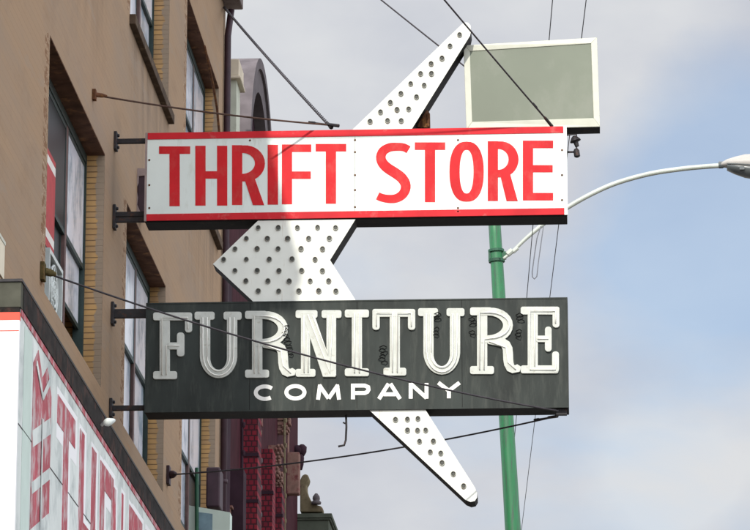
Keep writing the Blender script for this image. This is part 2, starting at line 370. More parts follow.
# ------------------------------------------------------------------ ground
g = MB().box(-900, 900, -300, 1500, -0.6, -0.02); tag(link('ground', g, M['earth']), kind='structure')
KX = 0.45
g = MB().box(KX, KX+11.0, -200, 900, -0.5, -0.012); tag(link('road', g, M['asphalt']), kind='structure')
g = MB().box(XF-0.0, KX-0.15, -200, 900, -0.4, 0.12); tag(link('sidewalk', g, M['concrete']), kind='structure')
g = MB().box(KX-0.147, KX-0.002, -200, 900, -0.4, 0.124); tag(link('kerb', g, M['concrete']), kind='structure')
g = MB()
for k in range(-8, 60): g.box(KX+5.4, KX+5.55, k*6.0, k*6.0+3.0, -0.011, -0.008)
tag(link('road_marking', g, M['line_paint']), kind='structure')

# ------------------------------------------------------------------ beige corner building
Y0, Y1 = 25.95, fy(223.0)
bays = [(fy(45), fy(103)), (fy(126), fy(166)), (fy(184), fy(217))]
z_low_top = at_x(98, 139, XF).z
z_low_bot = at_x(101, 388, XF).z
z_up_sill = at_x(146, 56, XF).z
z_up_top = at_x(205, 46, XF).z
z_corn = at_y(242, 10, Y1).z
ZROOF = z_corn+0.62
REC = 0.19
bld = empty('brick_building', (XF, (Y0+Y1)/2, 0))
tag(bld, 'beige painted brick corner building with recessed windows, left of the signs', 'building')
ys = [Y0]; E = 0.28
for a, b in bays: ys += [a-E, a, b, b+E]
ys = sorted(ys+[Y1])
zs = [3.2, z_low_bot, z_low_top, z_up_sill, z_up_top, z_corn]
w = MB()
def opening(yc, zc):
    return any(a < yc < b for a, b in bays) and (z_low_bot < zc < z_low_top or z_up_sill < zc < z_up_top)
for i in range(len(ys)-1):
    for j in range(len(zs)-1):
        yc, zc = (ys[i]+ys[i+1])/2, (zs[j]+zs[j+1])/2
        if opening(yc, zc): continue
        edge = any((a-E-1e-4 < yc < a) for a, b in bays)and (z_low_bot < zc < z_low_top or z_up_sill < zc < z_up_top)
        b0 = len(w.v)
        for (y, z) in ((ys[i], zs[j]), (ys[i+1], zs[j]), (ys[i+1], zs[j+1]), (ys[i], zs[j+1])): w.v.append(Vector((XF, y, z)))
        w.face((b0, b0+1, b0+2, b0+3), 1 if edge else 0)
w.box(XF-14, XF-0.7, Y0+0.25, Y1-0.3, 0, z_corn-0.05)                    # solid core behind the rooms
w.box(XF-14, XF-0.0015, Y0, Y0+0.24, 0, z_corn)                          # near end wall
w.box(XF-14, XF-0.0015, Y1-0.28, Y1-0.001, 0, z_corn)                    # far end wall
w.box(XF-0.69, XF-0.0015, Y0+0.24, Y1-0.28, z_low_top+0.3, z_up_sill-0.25)
w.box(XF-0.69, XF-0.0015, Y0+0.24, Y1-0.28, z_up_top+0.3, z_corn-0.002)
w.box(XF-0.69, XF-0.03, Y0+0.24, Y1-0.28, 3.2, z_low_bot-0.25)
def sill_grime(m):
    t = m.node_tree; b = t.nodes['Principled BSDF']; last = b.inputs['Base Color'].links[0].from_socket
    ym = (Y0+Y1)/2
    tcn = N(t, 'ShaderNodeTexCoord'); sp_ = N(t, 'ShaderNodeSeparateXYZ'); t.links.new(tcn.outputs['Object'], sp_.inputs[0])
    total = None
    for a, e in bays:
        sb_ = N(t, 'ShaderNodeMath', operation='SUBTRACT'); sb_.inputs[1].default_value = (a+e)/2-ym; t.links.new(sp_.outputs['Y'], sb_.inputs[0])
        ab = N(t, 'ShaderNodeMath', operation='ABSOLUTE'); t.links.new(sb_.outputs[0], ab.inputs[0])
        mr = N(t, 'ShaderNodeMapRange', interpolation_type='SMOOTHSTEP'); h = (e-a)/2
        mr.inputs['From Min'].default_value = h+0.15; mr.inputs['From Max'].default_value = h-0.5; t.links.new(ab.outputs[0], mr.inputs['Value'])
        if total is None: total = mr.outputs[0]
        else:
            mx_ = N(t, 'ShaderNodeMath', operation='MAXIMUM'); t.links.new(total, mx_.inputs[0]); t.links.new(mr.outputs[0], mx_.inputs[1]); total = mx_.outputs[0]
    zr = N(t, 'ShaderNodeMapRange'); zr.inputs['From Min'].default_value = z_up_sill-1.5; zr.inputs['From Max'].default_value = z_up_sill-0.05
    t.links.new(sp_.outputs['Z'], zr.inputs['Value'])
    zc_ = N(t, 'ShaderNodeMath', operation='LESS_THAN'); zc_.inputs[1].default_value = z_up_sill; t.links.new(sp_.outputs['Z'], zc_.inputs[0])
    mp_ = N(t, 'ShaderNodeMapping'); mp_.inputs['Scale'].default_value = (1, 0.55, 0.10); t.links.new(tcn.outputs['Object'], mp_.inputs['Vector'])
    nz_ = N(t, 'ShaderNodeTexNoise'); nz_.inputs['Scale'].default_value = 7; nz_.inputs['Detail'].default_value = 6; t.links.new(mp_.outputs[0], nz_.inputs['Vector'])
    nr = N(t, 'ShaderNodeMapRange'); nr.inputs['From Min'].default_value = 0.40; nr.inputs['From Max'].default_value = 0.66; nr.inputs['To Max'].default_value = 0.62
    t.links.new(nz_.outputs['Fac'], nr.inputs['Value'])
    prod = nr.outputs[0]
    for o_ in (total, zr.outputs[0], zc_.outputs[0]):
        q = N(t, 'ShaderNodeMath', operation='MULTIPLY'); t.links.new(prod, q.inputs[0]); t.links.new(o_, q.inputs[1]); prod = q.outputs[0]
    x = N(t, 'ShaderNodeMixRGB'); x.inputs['Color2'].default_value = (0.10, 0.072, 0.052, 1)
    t.links.new(prod, x.inputs['Fac']); t.links.new(last, x.inputs['Color1']); t.links.new(x.outputs[0], b.inputs['Base Color'])
sill_grime(M['wall'])
# cement patches where the paint was made good
def patches(m):
    t = m.node_tree; b = t.nodes['Principled BSDF']; last = b.inputs['Base Color'].links[0].from_socket
    tcn = N(t, 'ShaderNodeTexCoord'); mp_ = N(t, 'ShaderNodeMapping'); mp_.inputs['Scale'].default_value = (1, 0.12, 0.7); t.links.new(tcn.outputs['Object'], mp_.inputs['Vector'])
    n_ = N(t, 'ShaderNodeTexNoise'); n_.inputs['Scale'].default_value = 2.3; n_.inputs['Detail'].default_value = 10; n_.inputs['Roughness'].default_value = 0.72; t.links.new(mp_.outputs[0], n_.inputs['Vector'])
    r_ = N(t, 'ShaderNodeMapRange'); r_.inputs['From Min'].default_value = 0.575; r_.inputs['From Max'].default_value = 0.60; r_.inputs['To Max'].default_value = 0.38
    t.links.new(n_.outputs['Fac'], r_.inputs['Value'])
    x = N(t, 'ShaderNodeMixRGB'); x.inputs['Color2'].default_value = (0.27, 0.215, 0.165, 1)
    t.links.new(r_.outputs[0], x.inputs['Fac']); t.links.new(last, x.inputs['Color1']); t.links.new(x.outputs[0], b.inputs['Base Color'])
patches(M['wall'])
wall = link('wall', w, [M['wall'], M['wall_edge']], bld)
link('storefront', MB().box(XF-0.6, XF-0.3, Y0+0.3, Y1-0.3, 0.5, 3.19), M['dark_glass'], bld)
link('stall_riser', MB().box(XF-0.6, XF-0.05, Y0+0.24, Y1-0.28, 0.0, 0.5), M['wall'], bld)
# roof edge
c = MB()
c.box(XF-0.3, XF+0.225, Y0-0.2, Y1-0.002, z_corn+0.002, z_corn+0.30)
c.box(XF-0.3, XF+0.26, Y0-0.23, Y1+0.02, z_corn+0.301, z_corn+0.42)
link('cornice', c, M['cornice'], bld, bevel=0.015)
link('parapet', MB().box(XF-0.3, XF+0.10, Y0, Y1-0.003, z_corn+0.421, ZROOF), M['wall'], bld)
link('roof', MB().box(XF-14, XF-0.301, Y0, Y1-0.003, z_corn+0.003, z_corn+0.2), M['roofing'], bld)

def window(ya, yb, za, zb, style):
    """recessed opening: brick jambs, lintel, three double-hung lights"""
    xb = XF-REC
    link('reveal', MB().box(xb-0.35, XF-0.001, yb, yb+0.002, za, zb), M['reveal'], bld)       # far jamb, facing down the street
    link('reveal', MB().box(xb-0.35, XF-0.001, ya-0.002, ya, za, zb), M['reveal'], bld)
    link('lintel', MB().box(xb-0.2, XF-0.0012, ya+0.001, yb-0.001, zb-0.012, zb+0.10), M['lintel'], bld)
    fr = MB(); fw = 0.055
    fr.box(xb-0.08, xb+0.02, ya+0.003, yb-0.003, zb-0.10, zb-0.013)
    fr.box(xb-0.08, xb+0.05, ya+0.003, yb-0.003, za+0.001, za+0.06)
    muls = [ya+(yb-ya)*0.31, ya+(yb-ya)*0.655]
    edges = [ya+0.003]+muls+[yb-0.003]
    fr.box(xb-0.08, xb+0.02, ya+0.004, ya+0.05, za+0.061, zb-0.101)
    fr.box(xb-0.08, xb+0.02, yb-0.05, yb-0.004, za+0.061, zb-0.101)
    wn = link('window', fr, M['sash'], bld)
    for y in muls: link('mullion', MB().box(xb-0.075, xb+0.012, y-0.05, y+0.05, za+0.0615, zb-0.1015), M['sash_brown'], wn)
    zm = (za+zb)/2+0.02
    lims = [(ya+0.052, muls[0]-0.052), (muls[0]+0.052, muls[1]-0.052), (muls[1]+0.052, yb-0.052)]
    def light(z0, z1, x, p, q, mat):                                     # one sash and its pane
        sash = MB(); t = 0.034
        sash.box(x-0.02, x+0.010, p, q, z0, z0+0.045); sash.box(x-0.02, x+0.010, p, q, z1-0.045, z1)
        sash.box(x-0.02, x+0.010, p, p+t, z0+0.0455, z1-0.0455); sash.box(x-0.02, x+0.010, q-t, q, z0+0.0455, z1-0.0455)
        link('sash_frame', sash, M['sash'], wn)
        link('pane', MB().box(x-0.004, x+0.006, p+t, q-t, z0+0.0451, z1-0.0451), mat, wn)
    for k, (p, q) in enumerate(lims):
        up, lo_mat, lift = style[k]
        lo = lift*(zm-za)
        light(zm-0.025, zb-0.102, xb, p, q, M[up])
        light(za+0.062+lo, zm+0.02+lo, xb-0.032, p, q, M[lo_mat])
    return wn
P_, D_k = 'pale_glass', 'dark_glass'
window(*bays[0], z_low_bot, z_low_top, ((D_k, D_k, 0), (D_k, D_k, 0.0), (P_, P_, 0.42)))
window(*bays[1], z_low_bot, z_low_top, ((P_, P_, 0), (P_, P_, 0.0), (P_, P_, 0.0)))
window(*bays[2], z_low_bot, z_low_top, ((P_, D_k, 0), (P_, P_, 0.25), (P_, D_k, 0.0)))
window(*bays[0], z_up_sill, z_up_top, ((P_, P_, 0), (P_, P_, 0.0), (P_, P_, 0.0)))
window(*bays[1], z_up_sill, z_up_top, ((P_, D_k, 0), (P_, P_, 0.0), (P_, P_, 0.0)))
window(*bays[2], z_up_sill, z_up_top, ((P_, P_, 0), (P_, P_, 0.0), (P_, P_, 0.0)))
for a, b in bays:
    link('sill', MB().box(XF-0.1, XF+0.065, a-0.05, b+0.06, z_up_sill-0.11, z_up_sill-0.002), M['sill'], bld, bevel=0.008)
# downpipe at the far corner
yd = Y1-0.18
dp = MB().tube([(XF+0.05, yd, 3.3), (XF+0.05, yd, z_corn-0.4), (XF+0.09, yd, z_corn-0.05)], 0.042, 10)
for z in (8.5, 10.6, 12.4): dp.tube([(XF+0.05, yd, z), (XF+0.05, yd, z+0.05)], 0.053, 10)
link('downpipe', dp, M['plum_dark'], bld, smooth=True)

# ------------------------------------------------------------------ storefront signboard with its fascia
YB = 25.8
XO = at_y(21.5, 300, YB).x
zt, zb_ = at_y(21, 280, YB).z, at_y(22, 307, YB).z
fas = empty('fascia', (XF, YB, zb_))
tag(fas, 'black weathered ledge running along the wall above the white shop signboard', 'ledge')
link('cap', MB().box(XF+0.002, XO+0.004, YB-0.012, Y1+0.1, zt-0.012, zt+0.008), M['iron'], fas)
link('end_block', MB().box(XF+0.002, XO-0.005, YB, YB+0.10, zb_+0.002, zt-0.013), M['fascia_end'], fas)
fb = MB().box(XF+0.002, XO, YB+0.1005, Y1+0.1, zb_+0.002, zt-0.013)
link('board', fb, M['fascia'], fas)
sb = empty('signboard', (XO, YB, zb_-1.9))
tag(sb, 'weathered white signboard with faded red lettering on the shop front, lower left corner', 'sign')
ZB = zb_-2.1
XB = XO-0.012
ze = zb_-0.09                                              # red band depth
link('end_panel', MB().box(XF+0.003, XB, YB+0.004, YB+0.05, ZB, zb_-0.093), M['end_white'], sb)
link('end_band', MB().box(XF+0.003, XB+0.001, YB+0.002, YB+0.05, zb_-0.0925, zb_-0.036), M['end_red'], sb)
link('end_top', MB().box(XF+0.003, XB-0.002, YB+0.003, YB+0.05, zb_-0.0355, zb_-0.001), M['fascia'], sb)
link('end_stripe', MB().box(XF+0.003, XB-0.002, YB+0.001, YB+0.0038, zb_-0.172, zb_-0.166), M['end_red'], sb)
link('face', MB().box(XF+0.003, XB, YB+0.0505, 41.5, ZB, zb_-0.001), M['weathered_white'], sb)
link('top_stripe', MB().box(XB+0.0005, XB+0.006, YB+0.06, 41.4, zb_-0.05, zb_-0.002), M['faded_red'], sb)
link('seam', MB().box(XB+0.0005, XB+0.003, YB+0.05, 41.4, zb_-0.83, zb_-0.822), M['iron'], sb)
LT = zb_-0.20; LH = 1.6; LB = LT-LH                       # lettering on the long face, in (y, z)
def face_poly(pts, k=0): 
    return [Vector((XB+0.0045+0.0012*k, y, z)) for (y, z) in pts]
OUT = None
def bar(m, y0, z0, y1, z1, w_, k):                          # a straight stroke of width w_ on the long face
    d = Vector((y1-y0, z1-z0)).normalized(); n = Vector((-d.y, d.x))*w_/2
    if OUT is not None:
        e = d*0.07; q = n*((w_+0.17)/w_); so = 0.05
        OUT.prism([Vector((XB+0.0012+0.0004*k, y+so, z-0.03)) for (y, z) in ((y0+q.x-e.x, z0+q.y-e.y), (y1+q.x+e.x, z1+q.y+e.y), (y1-q.x+e.x, z1-q.y+e.y), (y0-q.x-e.x, z0-q.y-e.y))], (-0.0008, 0, 0))
    m.prism(face_poly([(y0+n.x, z0+n.y), (y1+n.x, z1+n.y), (y1-n.x, z1-n.y), (y0-n.x, z0-n.y)], k), (-0.004, 0, 0))
def block_letter(ch, y, w_):
    global OUT
    OUT = MB(); m = MB(); s = 0.30*w_/1.1; T, B = LT, LB
    if ch == 'T': bar(m, y, T-0.11, y+w_, T-0.11, 0.22, 0); bar(m, y+w_/2, T-0.215, y+w_/2, B, s, 1)
    if ch == 'H': bar(m, y+s/2, T, y+s/2, B, s, 0); bar(m, y+w_-s/2, T, y+w_-s/2, B, s, 0); bar(m, y+s, (T+B)/2, y+w_-s, (T+B)/2, 0.2, 1)
    if ch == 'R':
        bar(m, y+s/2, T, y+s/2, B, s, 0); bar(m, y+s*.9, T-0.1, y+w_*.85, T-0.1, 0.2, 1); bar(m, y+s*.9, T-0.7, y+w_*.85, T-0.7, 0.2, 2)
        bar(m, y+w_-s/2, T-0.06, y+w_-s/2, T-0.74, s, 3); bar(m, y+w_*.55, T-0.75, y+w_-s/2, B, s, 4)
    if ch == 'I': bar(m, y+w_/2, T, y+w_/2, B, s, 0)
    if ch == 'F': bar(m, y+s/2, T, y+s/2, B, s, 0); bar(m, y+s*.95, T-0.11, y+w_, T-0.11, 0.22, 1); bar(m, y+s*.95, T-0.65, y+w_*.8, T-0.65, 0.2, 2)
    link('letter', m, M['faded_red'], sb)
    if OUT.v: link('letter_outline', OUT, M['end_white'], sb)
yl = 27.75
for ch, w_ in zip('THRIFT', (1.0, 1.0, 1.0, 0.42, 0.95, 1.05)):
    block_letter(ch, yl, w_); yl += w_+0.27
OUT = None
# crossed ribbons of the painted ornament before the word
om = MB()                                       # a faded red scroll band with pale diagonal twists and a zigzag head
om.prism(face_poly([(26.5, LB-0.3), (27.42, LB-0.3), (27.42, LT-0.1), (27.2, LT+0.08), (26.95, LT-0.06), (26.72, LT+0.1), (26.5, LT-0.04)], 0), (-0.004, 0, 0))
tw = MB()
for k in range(5):
    z = LT-0.34-0.36*k
    bar(tw, 26.52, z-0.26, 27.40, z+0.02, 0.085 if k % 2 else 0.12, 1+k)
bar(tw, 26.62, LT-0.02, 26.95, LT-0.2, 0.05, 6); bar(tw, 26.95, LT-0.2, 27.3, LT-0.0, 0.05, 7); bar(tw, 26.96, LT-0.36, 26.96, LB-0.3, 0.05, 8)
link('ornament_twist', tw, M['weathered_white'], sb)
link('mint_stripe', MB().box(XB+0.0005, XB+0.003, 26.05, 26.42, ZB+0.1, LT+0.12), M['pale_sign'], sb)
link('ornament', om, M['faded_red'], sb)
# small white floodlight clamped to the ledge
fp = at_x(100, 421, XO+0.03)
fl = empty('floodlight', (fp.x, fp.y, fp.z)); tag(fl, 'small white floodlight clamped to the black ledge above the shop signboard', 'light')
link('shade', MB().lathe(fp+Vector((0.07, -0.12, -0.04)), (0.25, 0.9, 0.3), [(0, 0.03), (0.03, 0.034), (0.12, 0.022), (0.16, 0.014)]), M['plastic_white'], fl, smooth=True)
link('arm', MB().tube([fp+Vector((0.0, 0.08, -0.02)), fp+Vector((0.05, 0.06, 0.02)), fp+Vector((0.09, 0.02, 0.0))], 0.014), M['plastic_white'], fl, smooth=True)

# ------------------------------------------------------------------ sign lettering tools (sign plane, photo-proportioned)
def sp(u, v, y): return at_y(u, v, y)
def rounded(x0, y0, x1, y1, r, n=4):
    r = min(r, abs(x1-x0)/2-0.01, abs(y1-y0)/2-0.01); P = []
    for (cx, cy, a0) in ((x1-r, y0+r, -90), (x1-r, y1-r, 0), (x0+r, y1-r, 90), (x0+r, y0+r, 180)):
        for k in range(n+1):
            a = math.radians(a0+90*k/n); P.append((cx+r*math.cos(a), cy+r*math.sin(a)))
    return P
def offset_rails(path, w_, closed=False):
    Lr, Rr = [], []; n = len(path)
    for i, (x, y) in enumerate(path):
        a = path[(i-1) % n] if (closed or i > 0) else path[i]; b = path[(i+1) % n] if (closed or i < n-1) else path[i]
        d1 = Vector((x-a[0], y-a[1])); d2 = Vector((b[0]-x, b[1]-y))
        d1 = d1.normalized() if d1.length > 1e-6 else d2.normalized(); d2 = d2.normalized() if d2.length > 1e-6 else d1
        t = (d1+d2); t = t.normalized() if t.length > 1e-6 else d1
        nrm = Vector((-t.y, t.x)); k = 1/max(0.5, nrm.dot(Vector((-d1.y, d1.x))))
        ww = (w_[i] if isinstance(w_, list) else w_)/2*k
        Lr.append((x+nrm.x*ww, y+nrm.y*ww)); Rr.append((x-nrm.x*ww, y-nrm.y*ww))
    return Lr, Rr
def arc(cx, cy, rx, ry, a0, a1, n=14):
    return [(cx+rx*math.cos(math.radians(a0+(a1-a0)*k/n)), cy+ry*math.sin(math.radians(a0+(a1-a0)*k/n))) for k in range(n+1)]
class Glyph:
    """pieces of one letter; each piece steps 1.2 mm so no faces share a plane"""
    def __init__(s, yfront, deep): s.m = MB(); s.y = yfront; s.d = deep; s.k = 0
    def _y(s): s.k += 1; return s.y-0.0012*s.k
    def poly(s, pts): y = s._y(); s.m.prism([sp(u, v, y) for u, v in pts], (0, s.d, 0)); return s
    def rect(s, x0, y0, x1, y1, r=0): return s.poly(rounded(x0, y0, x1, y1, r) if r else [(x0, y0), (x1, y0), (x1, y1), (x0, y1)])
    def stroke(s, path, w_, closed=False):
        y = s._y(); a, b = offset_rails(path, w_, closed)
        s.m.strip([sp(u, v, y) for u, v in a], [sp(u, v, y) for u, v in b], (0, s.d, 0), closed); return s
def skew(u): return -(u-146)*0.0158           # the row of the photo rises gently to the right

# ------------------------------------------------------------------ THRIFT STORE sign
DEPTH = 0.33
ts = empty('projecting_sign', sp(356, 224, YS+0.16))
tag(ts, 'long white projecting sign with red borders reading THRIFT STORE', 'sign')
A, B, C_, D_ = sp(146, 133, YS), sp(566, 126.3, YS), sp(566, 214.3, YS), sp(147, 221, YS)
x0, x1 = A.x, B.x; z1, z0 = (A.z+B.z)/2, (C_.z+D_.z)/2
link('cabinet', MB().box(x0, x1, YS+0.012, YS+DEPTH, z0-0.012, z1-0.004), M['cabinet'], ts, bevel=0.006)
rim = 0.066
link('face', MB().box(x0+0.004, x1-0.004, YS+0.002, YS+0.0115, z0+rim, z1-rim), M['white'], ts)
link('border', MB().box(x0+0.018, x1-0.028, YS-0.004, YS+0.0113, z1-rim+0.001, z1), M['red_trim'], ts)
link('border', MB().box(x0+0.018, x1-0.028, YS-0.004, YS+0.0113, z0, z0+rim-0.001), M['red_trim'], ts)
link('end_strip', MB().box(x1-0.026, x1+0.006, YS-0.002, YS+0.03, z0-0.002, z1+0.002), M['white'], ts)
link('end_strip', MB().box(x0-0.006, x0+0.016, YS-0.002, YS+0.03, z0-0.004, z1+0.002), M['pink_grey'], ts)
for (u, v) in ((355, 152), (355, 190), (250, 140.3), (250, 213.5), (458, 211.5), (562, 150), (562, 175), (562, 200), (149.3, 160), (149.3, 185), (149.3, 208), (355, 140), (355, 175), (355, 207), (458, 140), (458, 208)):
    if v < 220: link('rivet', MB().lathe(sp(u, v, YS+0.002), (0, -1, 0), [(0, 0.011), (0.006, 0.009)], 8), M['rust'], ts)
# seam between the two face panels
link('seam', MB().box(sp(355, 170, YS).x-0.002, sp(355, 170, YS).x+0.002, YS+0.0005, YS+0.004, z0+rim+0.002, z1-rim-0.002), M['socket_rim'], ts)
def tletter(draw, u0, u1):
    gl = Glyph(YS+0.001, 0.006); o = skew((u0+u1)/2); top, bot = 146.3+o+0.4, 206.0+o+0.6
    draw(gl, u0, u1, top, bot); link('letter', gl.m, M['red'], ts)
S = 10.3
def dT(g, a, b, t, o): g.poly([(a, t), (b, t), (b, t+7.6), ((a+b)/2+S/2, t+7.6), ((a+b)/2+S/2, o), ((a+b)/2-S/2, o), ((a+b)/2-S/2, t+7.6), (a, t+7.6)])
def dH(g, a, b, t, o):
    m = (t+o)/2
    g.poly([(a, t), (a+S, t), (a+S, m-4.5), (b-S, m-4.5), (b-S, t), (b, t), (b, o), (b-S, o), (b-S, m+3), (a+S, m+3), (a+S, o), (a, o)])
def dI(g, a, b, t, o): g.rect(a, t, b, o)
def dF(g, a, b, t, o): g.poly([(a, t), (b, t), (b, t+7.6), (a+S, t+7.6), (a+S, t+27), (b-0.5, t+27), (b-0.5, t+34.5), (a+S, t+34.5), (a+S, o), (a, o)])
def dE(g, a, b, t, o):
    g.poly([(a, t), (b, t), (b, t+7.6), (a+S, t+7.6), (a+S, t+24.5), (b-0.5, t+24.5), (b-0.5, t+31.8), (a+S, t+31.8), (a+S, o-7.6), (b, o-7.6), (b, o), (a, o)])
def dR(g, a, b, t, o):
    g.rect(a, t, a+S, o)
    rx, ry = (b-a-S)-S/2+1.0, 14.2
    p = [(a+S-0.6, t+4.0)]+arc(a+S+1.5, t+4.0+ry, rx-1.0, ry, -90, 90, 16)+[(a+S-0.6, t+4.0+2*ry)]
    ws = [7.6]+[7.6+2.4*math.sin(PI*k/16) for k in range(17)]+[7.6]
    g.stroke(p, ws)
    g.poly([(a+S+2, t+33.5), (a+S+11.5, t+30.5), (b+0.6, o), (b-S-0.4, o)])
def dO(g, a, b, t, o):
    n = 40; P = []
    cx, cy, rx, ry = (a+b)/2, (t+o)/2, (b-a)/2-S/2, (o-t)/2-4.0
    for k in range(n):
        th = 2*PI*k/n; c, s = math.cos(th), math.sin(th)
        P.append((cx+rx*math.copysign(abs(c)**0.8, c), cy+(ry)*math.copysign(abs(s)**0.86, s)))
    g.stroke(P, [8.2+2.1*abs(math.cos(2*PI*k/n)) for k in range(n)], True)
def dS(g, a, b, t, o):
    w_ = b-a; h = o-t
    raw = [(0.93, 0.115), (0.80, 0.075), (0.62, 0.065), (0.40, 0.075), (0.22, 0.135), (0.15, 0.235), (0.20, 0.335), (0.34, 0.42), (0.55, 0.50), (0.73, 0.58), (0.84, 0.68), (0.84, 0.78), (0.74, 0.875), (0.56, 0.93), (0.36, 0.935), (0.18, 0.915), (0.06, 0.885)]
    P = []
    for i in range(len(raw)-1):
        p0 = raw[max(i-1, 0)]; p1 = raw[i]; p2 = raw[i+1]; p3 = raw[min(i+2, len(raw)-1)]
        for q in range(3):
            tt = q/3
            f = lambda k: 0.5*(2*p1[k]+(p2[k]-p0[k])*tt+(2*p0[k]-5*p1[k]+4*p2[k]-p3[k])*tt**2+(3*p1[k]-p0[k]-3*p2[k]+p3[k])*tt**3)
            P.append((a+f(0)*w_, t+f(1)*h))
    P.append((a+raw[-1][0]*w_, t+raw[-1][1]*h))
    n = len(P)
    g.stroke(P, [7.8+2.6*math.sin(PI*i/(n-1))**2 for i in range(n)])
for d, a, b in ((dT, 159, 190.2), (dH, 195.3, 227.3), (dR, 232, 263.6), (dI, 267.6, 278), (dF, 281.8, 311.3), (dT, 315.6, 346.2),
                (dS, 375.5, 411), (dT, 414.8, 445.2), (dO, 449.4, 483.8), (dR, 487.7, 517.2), (dE, 522.8, 553.2)):
    tletter(d, a, b)
def bracket(parent, v, half, twin=False):
    p = sp(146, v, YS+0.17); m = MB()
    for dz in ((-half, half) if twin else (0,)):
        m.box(XF+0.004, p.x+0.02, p.y-0.02, p.y+0.02, p.z+dz-0.024, p.z+dz+0.024)
    m.box(XF+0.002, XF+0.03, p.y-0.06, p.y+0.06, p.z-0.09-half, p.z+0.09+half)
    m.lathe((XF+0.03, p.y, p.z+0.06+half), (1, 0, 0), [(0, 0.018), (0.02, 0.016)], 8)
    m.lathe((XF+0.03, p.y, p.z-0.06-half), (1, 0, 0), [(0, 0.018), (0.02, 0.016)], 8)
    link('bracket', m, M['iron'], parent, bevel=0.004)
bracket(ts, 141, 0.0); bracket(ts, 217, 0.028, True)
# insulator knobs at the outer end
p = sp(566, 142, YS+0.12)
im = MB()
im.tube([p+Vector((0, 0, 0.07)), p+Vector((0.10, 0, 0.075)), p+Vector((0.10, 0, -0.11))], 0.009, 8)
im.tube([p+Vector((0, 0, -0.10)), p+Vector((0.11, 0, -0.10))], 0.010, 8)
im.lathe(p+Vector((0.075, 0, 0.06)), (0.3, 0, -1), [(0, 0.012), (0.015, 0.03), (0.045, 0.05), (0.055, 0.055), (0.065, 0.025), (0.11, 0.02)], 12)
im.lathe(p+Vector((0.095, 0, -0.07)), (0.15, 0, -1), [(0, 0.018), (0.02, 0.03), (0.075, 0.03), (0.085, 0.015)], 12)
link('insulator', im, M['iron'], ts, smooth=False)

# ------------------------------------------------------------------ FURNITURE COMPANY sign
fs = empty('projecting_sign', sp(357, 416, YS+0.16))
tag(fs, 'charcoal projecting sign with white neon letters reading FURNITURE COMPANY', 'sign')
A, B, C_, D_ = sp(146, 303.2, YS), sp(567.5, 297, YS), sp(568, 407.5, YS), sp(146, 413, YS)
x0, x1 = A.x, B.x; z1, z0 = (A.z+B.z)/2, (C_.z+D_.z)/2
link('cabinet', MB().box(x0, x1, YS+0.008, YS+DEPTH, z0, z1), M['cabinet'], fs, bevel=0.006)
link('face', MB().box(x0+0.012, x1-0.012, YS-0.001, YS+0.0078, z0+0.014, z1-0.014), M['charcoal'], fs)
ed = MB()
ed.box(x0+0.001, x1-0.001, YS-0.006, YS+0.0075, z1-0.0135, z1-0.001)
ed.box(x0+0.001, x1-0.001, YS-0.006, YS+0.0075, z0+0.001, z0+0.0135)
ed.box(x1-0.0115, x1-0.0012, YS-0.005, YS+0.0074, z0+0.0137, z1-0.0137)
ed.box(x0+0.0012, x0+0.0115, YS-0.005, YS+0.0074, z0+0.0137, z1-0.0137)
link('edge_trim', ed, M['charcoal'], fs)
sm = MB()
for u in (250, 357, 462): xx = sp(u, 350, YS).x; sm.box(xx-0.002, xx+0.002, YS-0.003, YS+0.004, z0+0.016, z1-0.016)
link('seam', sm, M['cabinet'], fs)
W = 10.3; SH = 8.0
LY = YS-0.016
def furn(parts, tubes, u0, u1):
    gl = Glyph(LY, 0.028); o = skew((u0+u1)/2)+0.4; T, Bt = 312.4+o, 379.2+o
    parts(gl, u0, u1, T, Bt)
    lt = link('letter', gl.m, M['letter_white'], fs, bevel=0.004)
    tm = MB()
    for path in tubes(u0, u1, T, Bt): tm.tube([sp(u, v, LY-0.017) for u, v in path], 0.0055, 8)
    for path in tubes(u0, u1, T, Bt):
        for (u, v) in (path[0], path[-1]): tm.tube([sp(u, v, LY-0.018), sp(u, v, LY)], 0.006, 6)
    link('neon_tube', tm, M['tube'], lt, smooth=True)
def slab(g, a, b, y, h=SH): g.rect(a, y, b, y+h, 2.2)
def pF(g, a, b, T, B):
    s = a+6.5; g.rect(s, T+2, s+W, B-2); slab(g, a, a+24, B-SH); slab(g, a, b, T)
    g.rect(b-7.2, T+1, b, T+20, 3); g.rect(s+W-2, T+30, s+W+13, T+37, 2); g.rect(s+W+7, T+20, s+W+14.5, T+44, 3)
def tF(a, b, T, B):
    s = a+6.5; return [[(s+2.6, B-5), (s+2.6, T+5), (b-4, T+5), (b-4, T+16)], [(s+7, B-5), (s+7, T+33), (s+W+9, T+33)]]
def pU(g, a, b, T, B):
    slab(g, a, a+20, T); slab(g, b-18, b, T)
    l, r = a+10.5, b-9.5
    g.stroke([(l, T+3), (l, B-22)]+arc((l+r)/2, B-22, (r-l)/2, 17.4, 180, 0, 16)[0:]+[(r, T+3)], [W]*2+[W-2.0*math.sin(PI*k/16) for k in range(17)]+[W])
def tU(a, b, T, B):
    l, r = a+10.5, b-9.5
    return [[(l-2.2, T+6), (l-2.2, B-22)]+arc((l+r)/2, B-22, (r-l)/2+1.6, 19, 180, 0, 12)+[(r+2.2, T+6)],
            [(l+2.2, T+6), (l+2.2, B-22)]+arc((l+r)/2, B-22, (r-l)/2-2.2, 14.5, 180, 0, 12)+[(r-2.2, T+6)]]
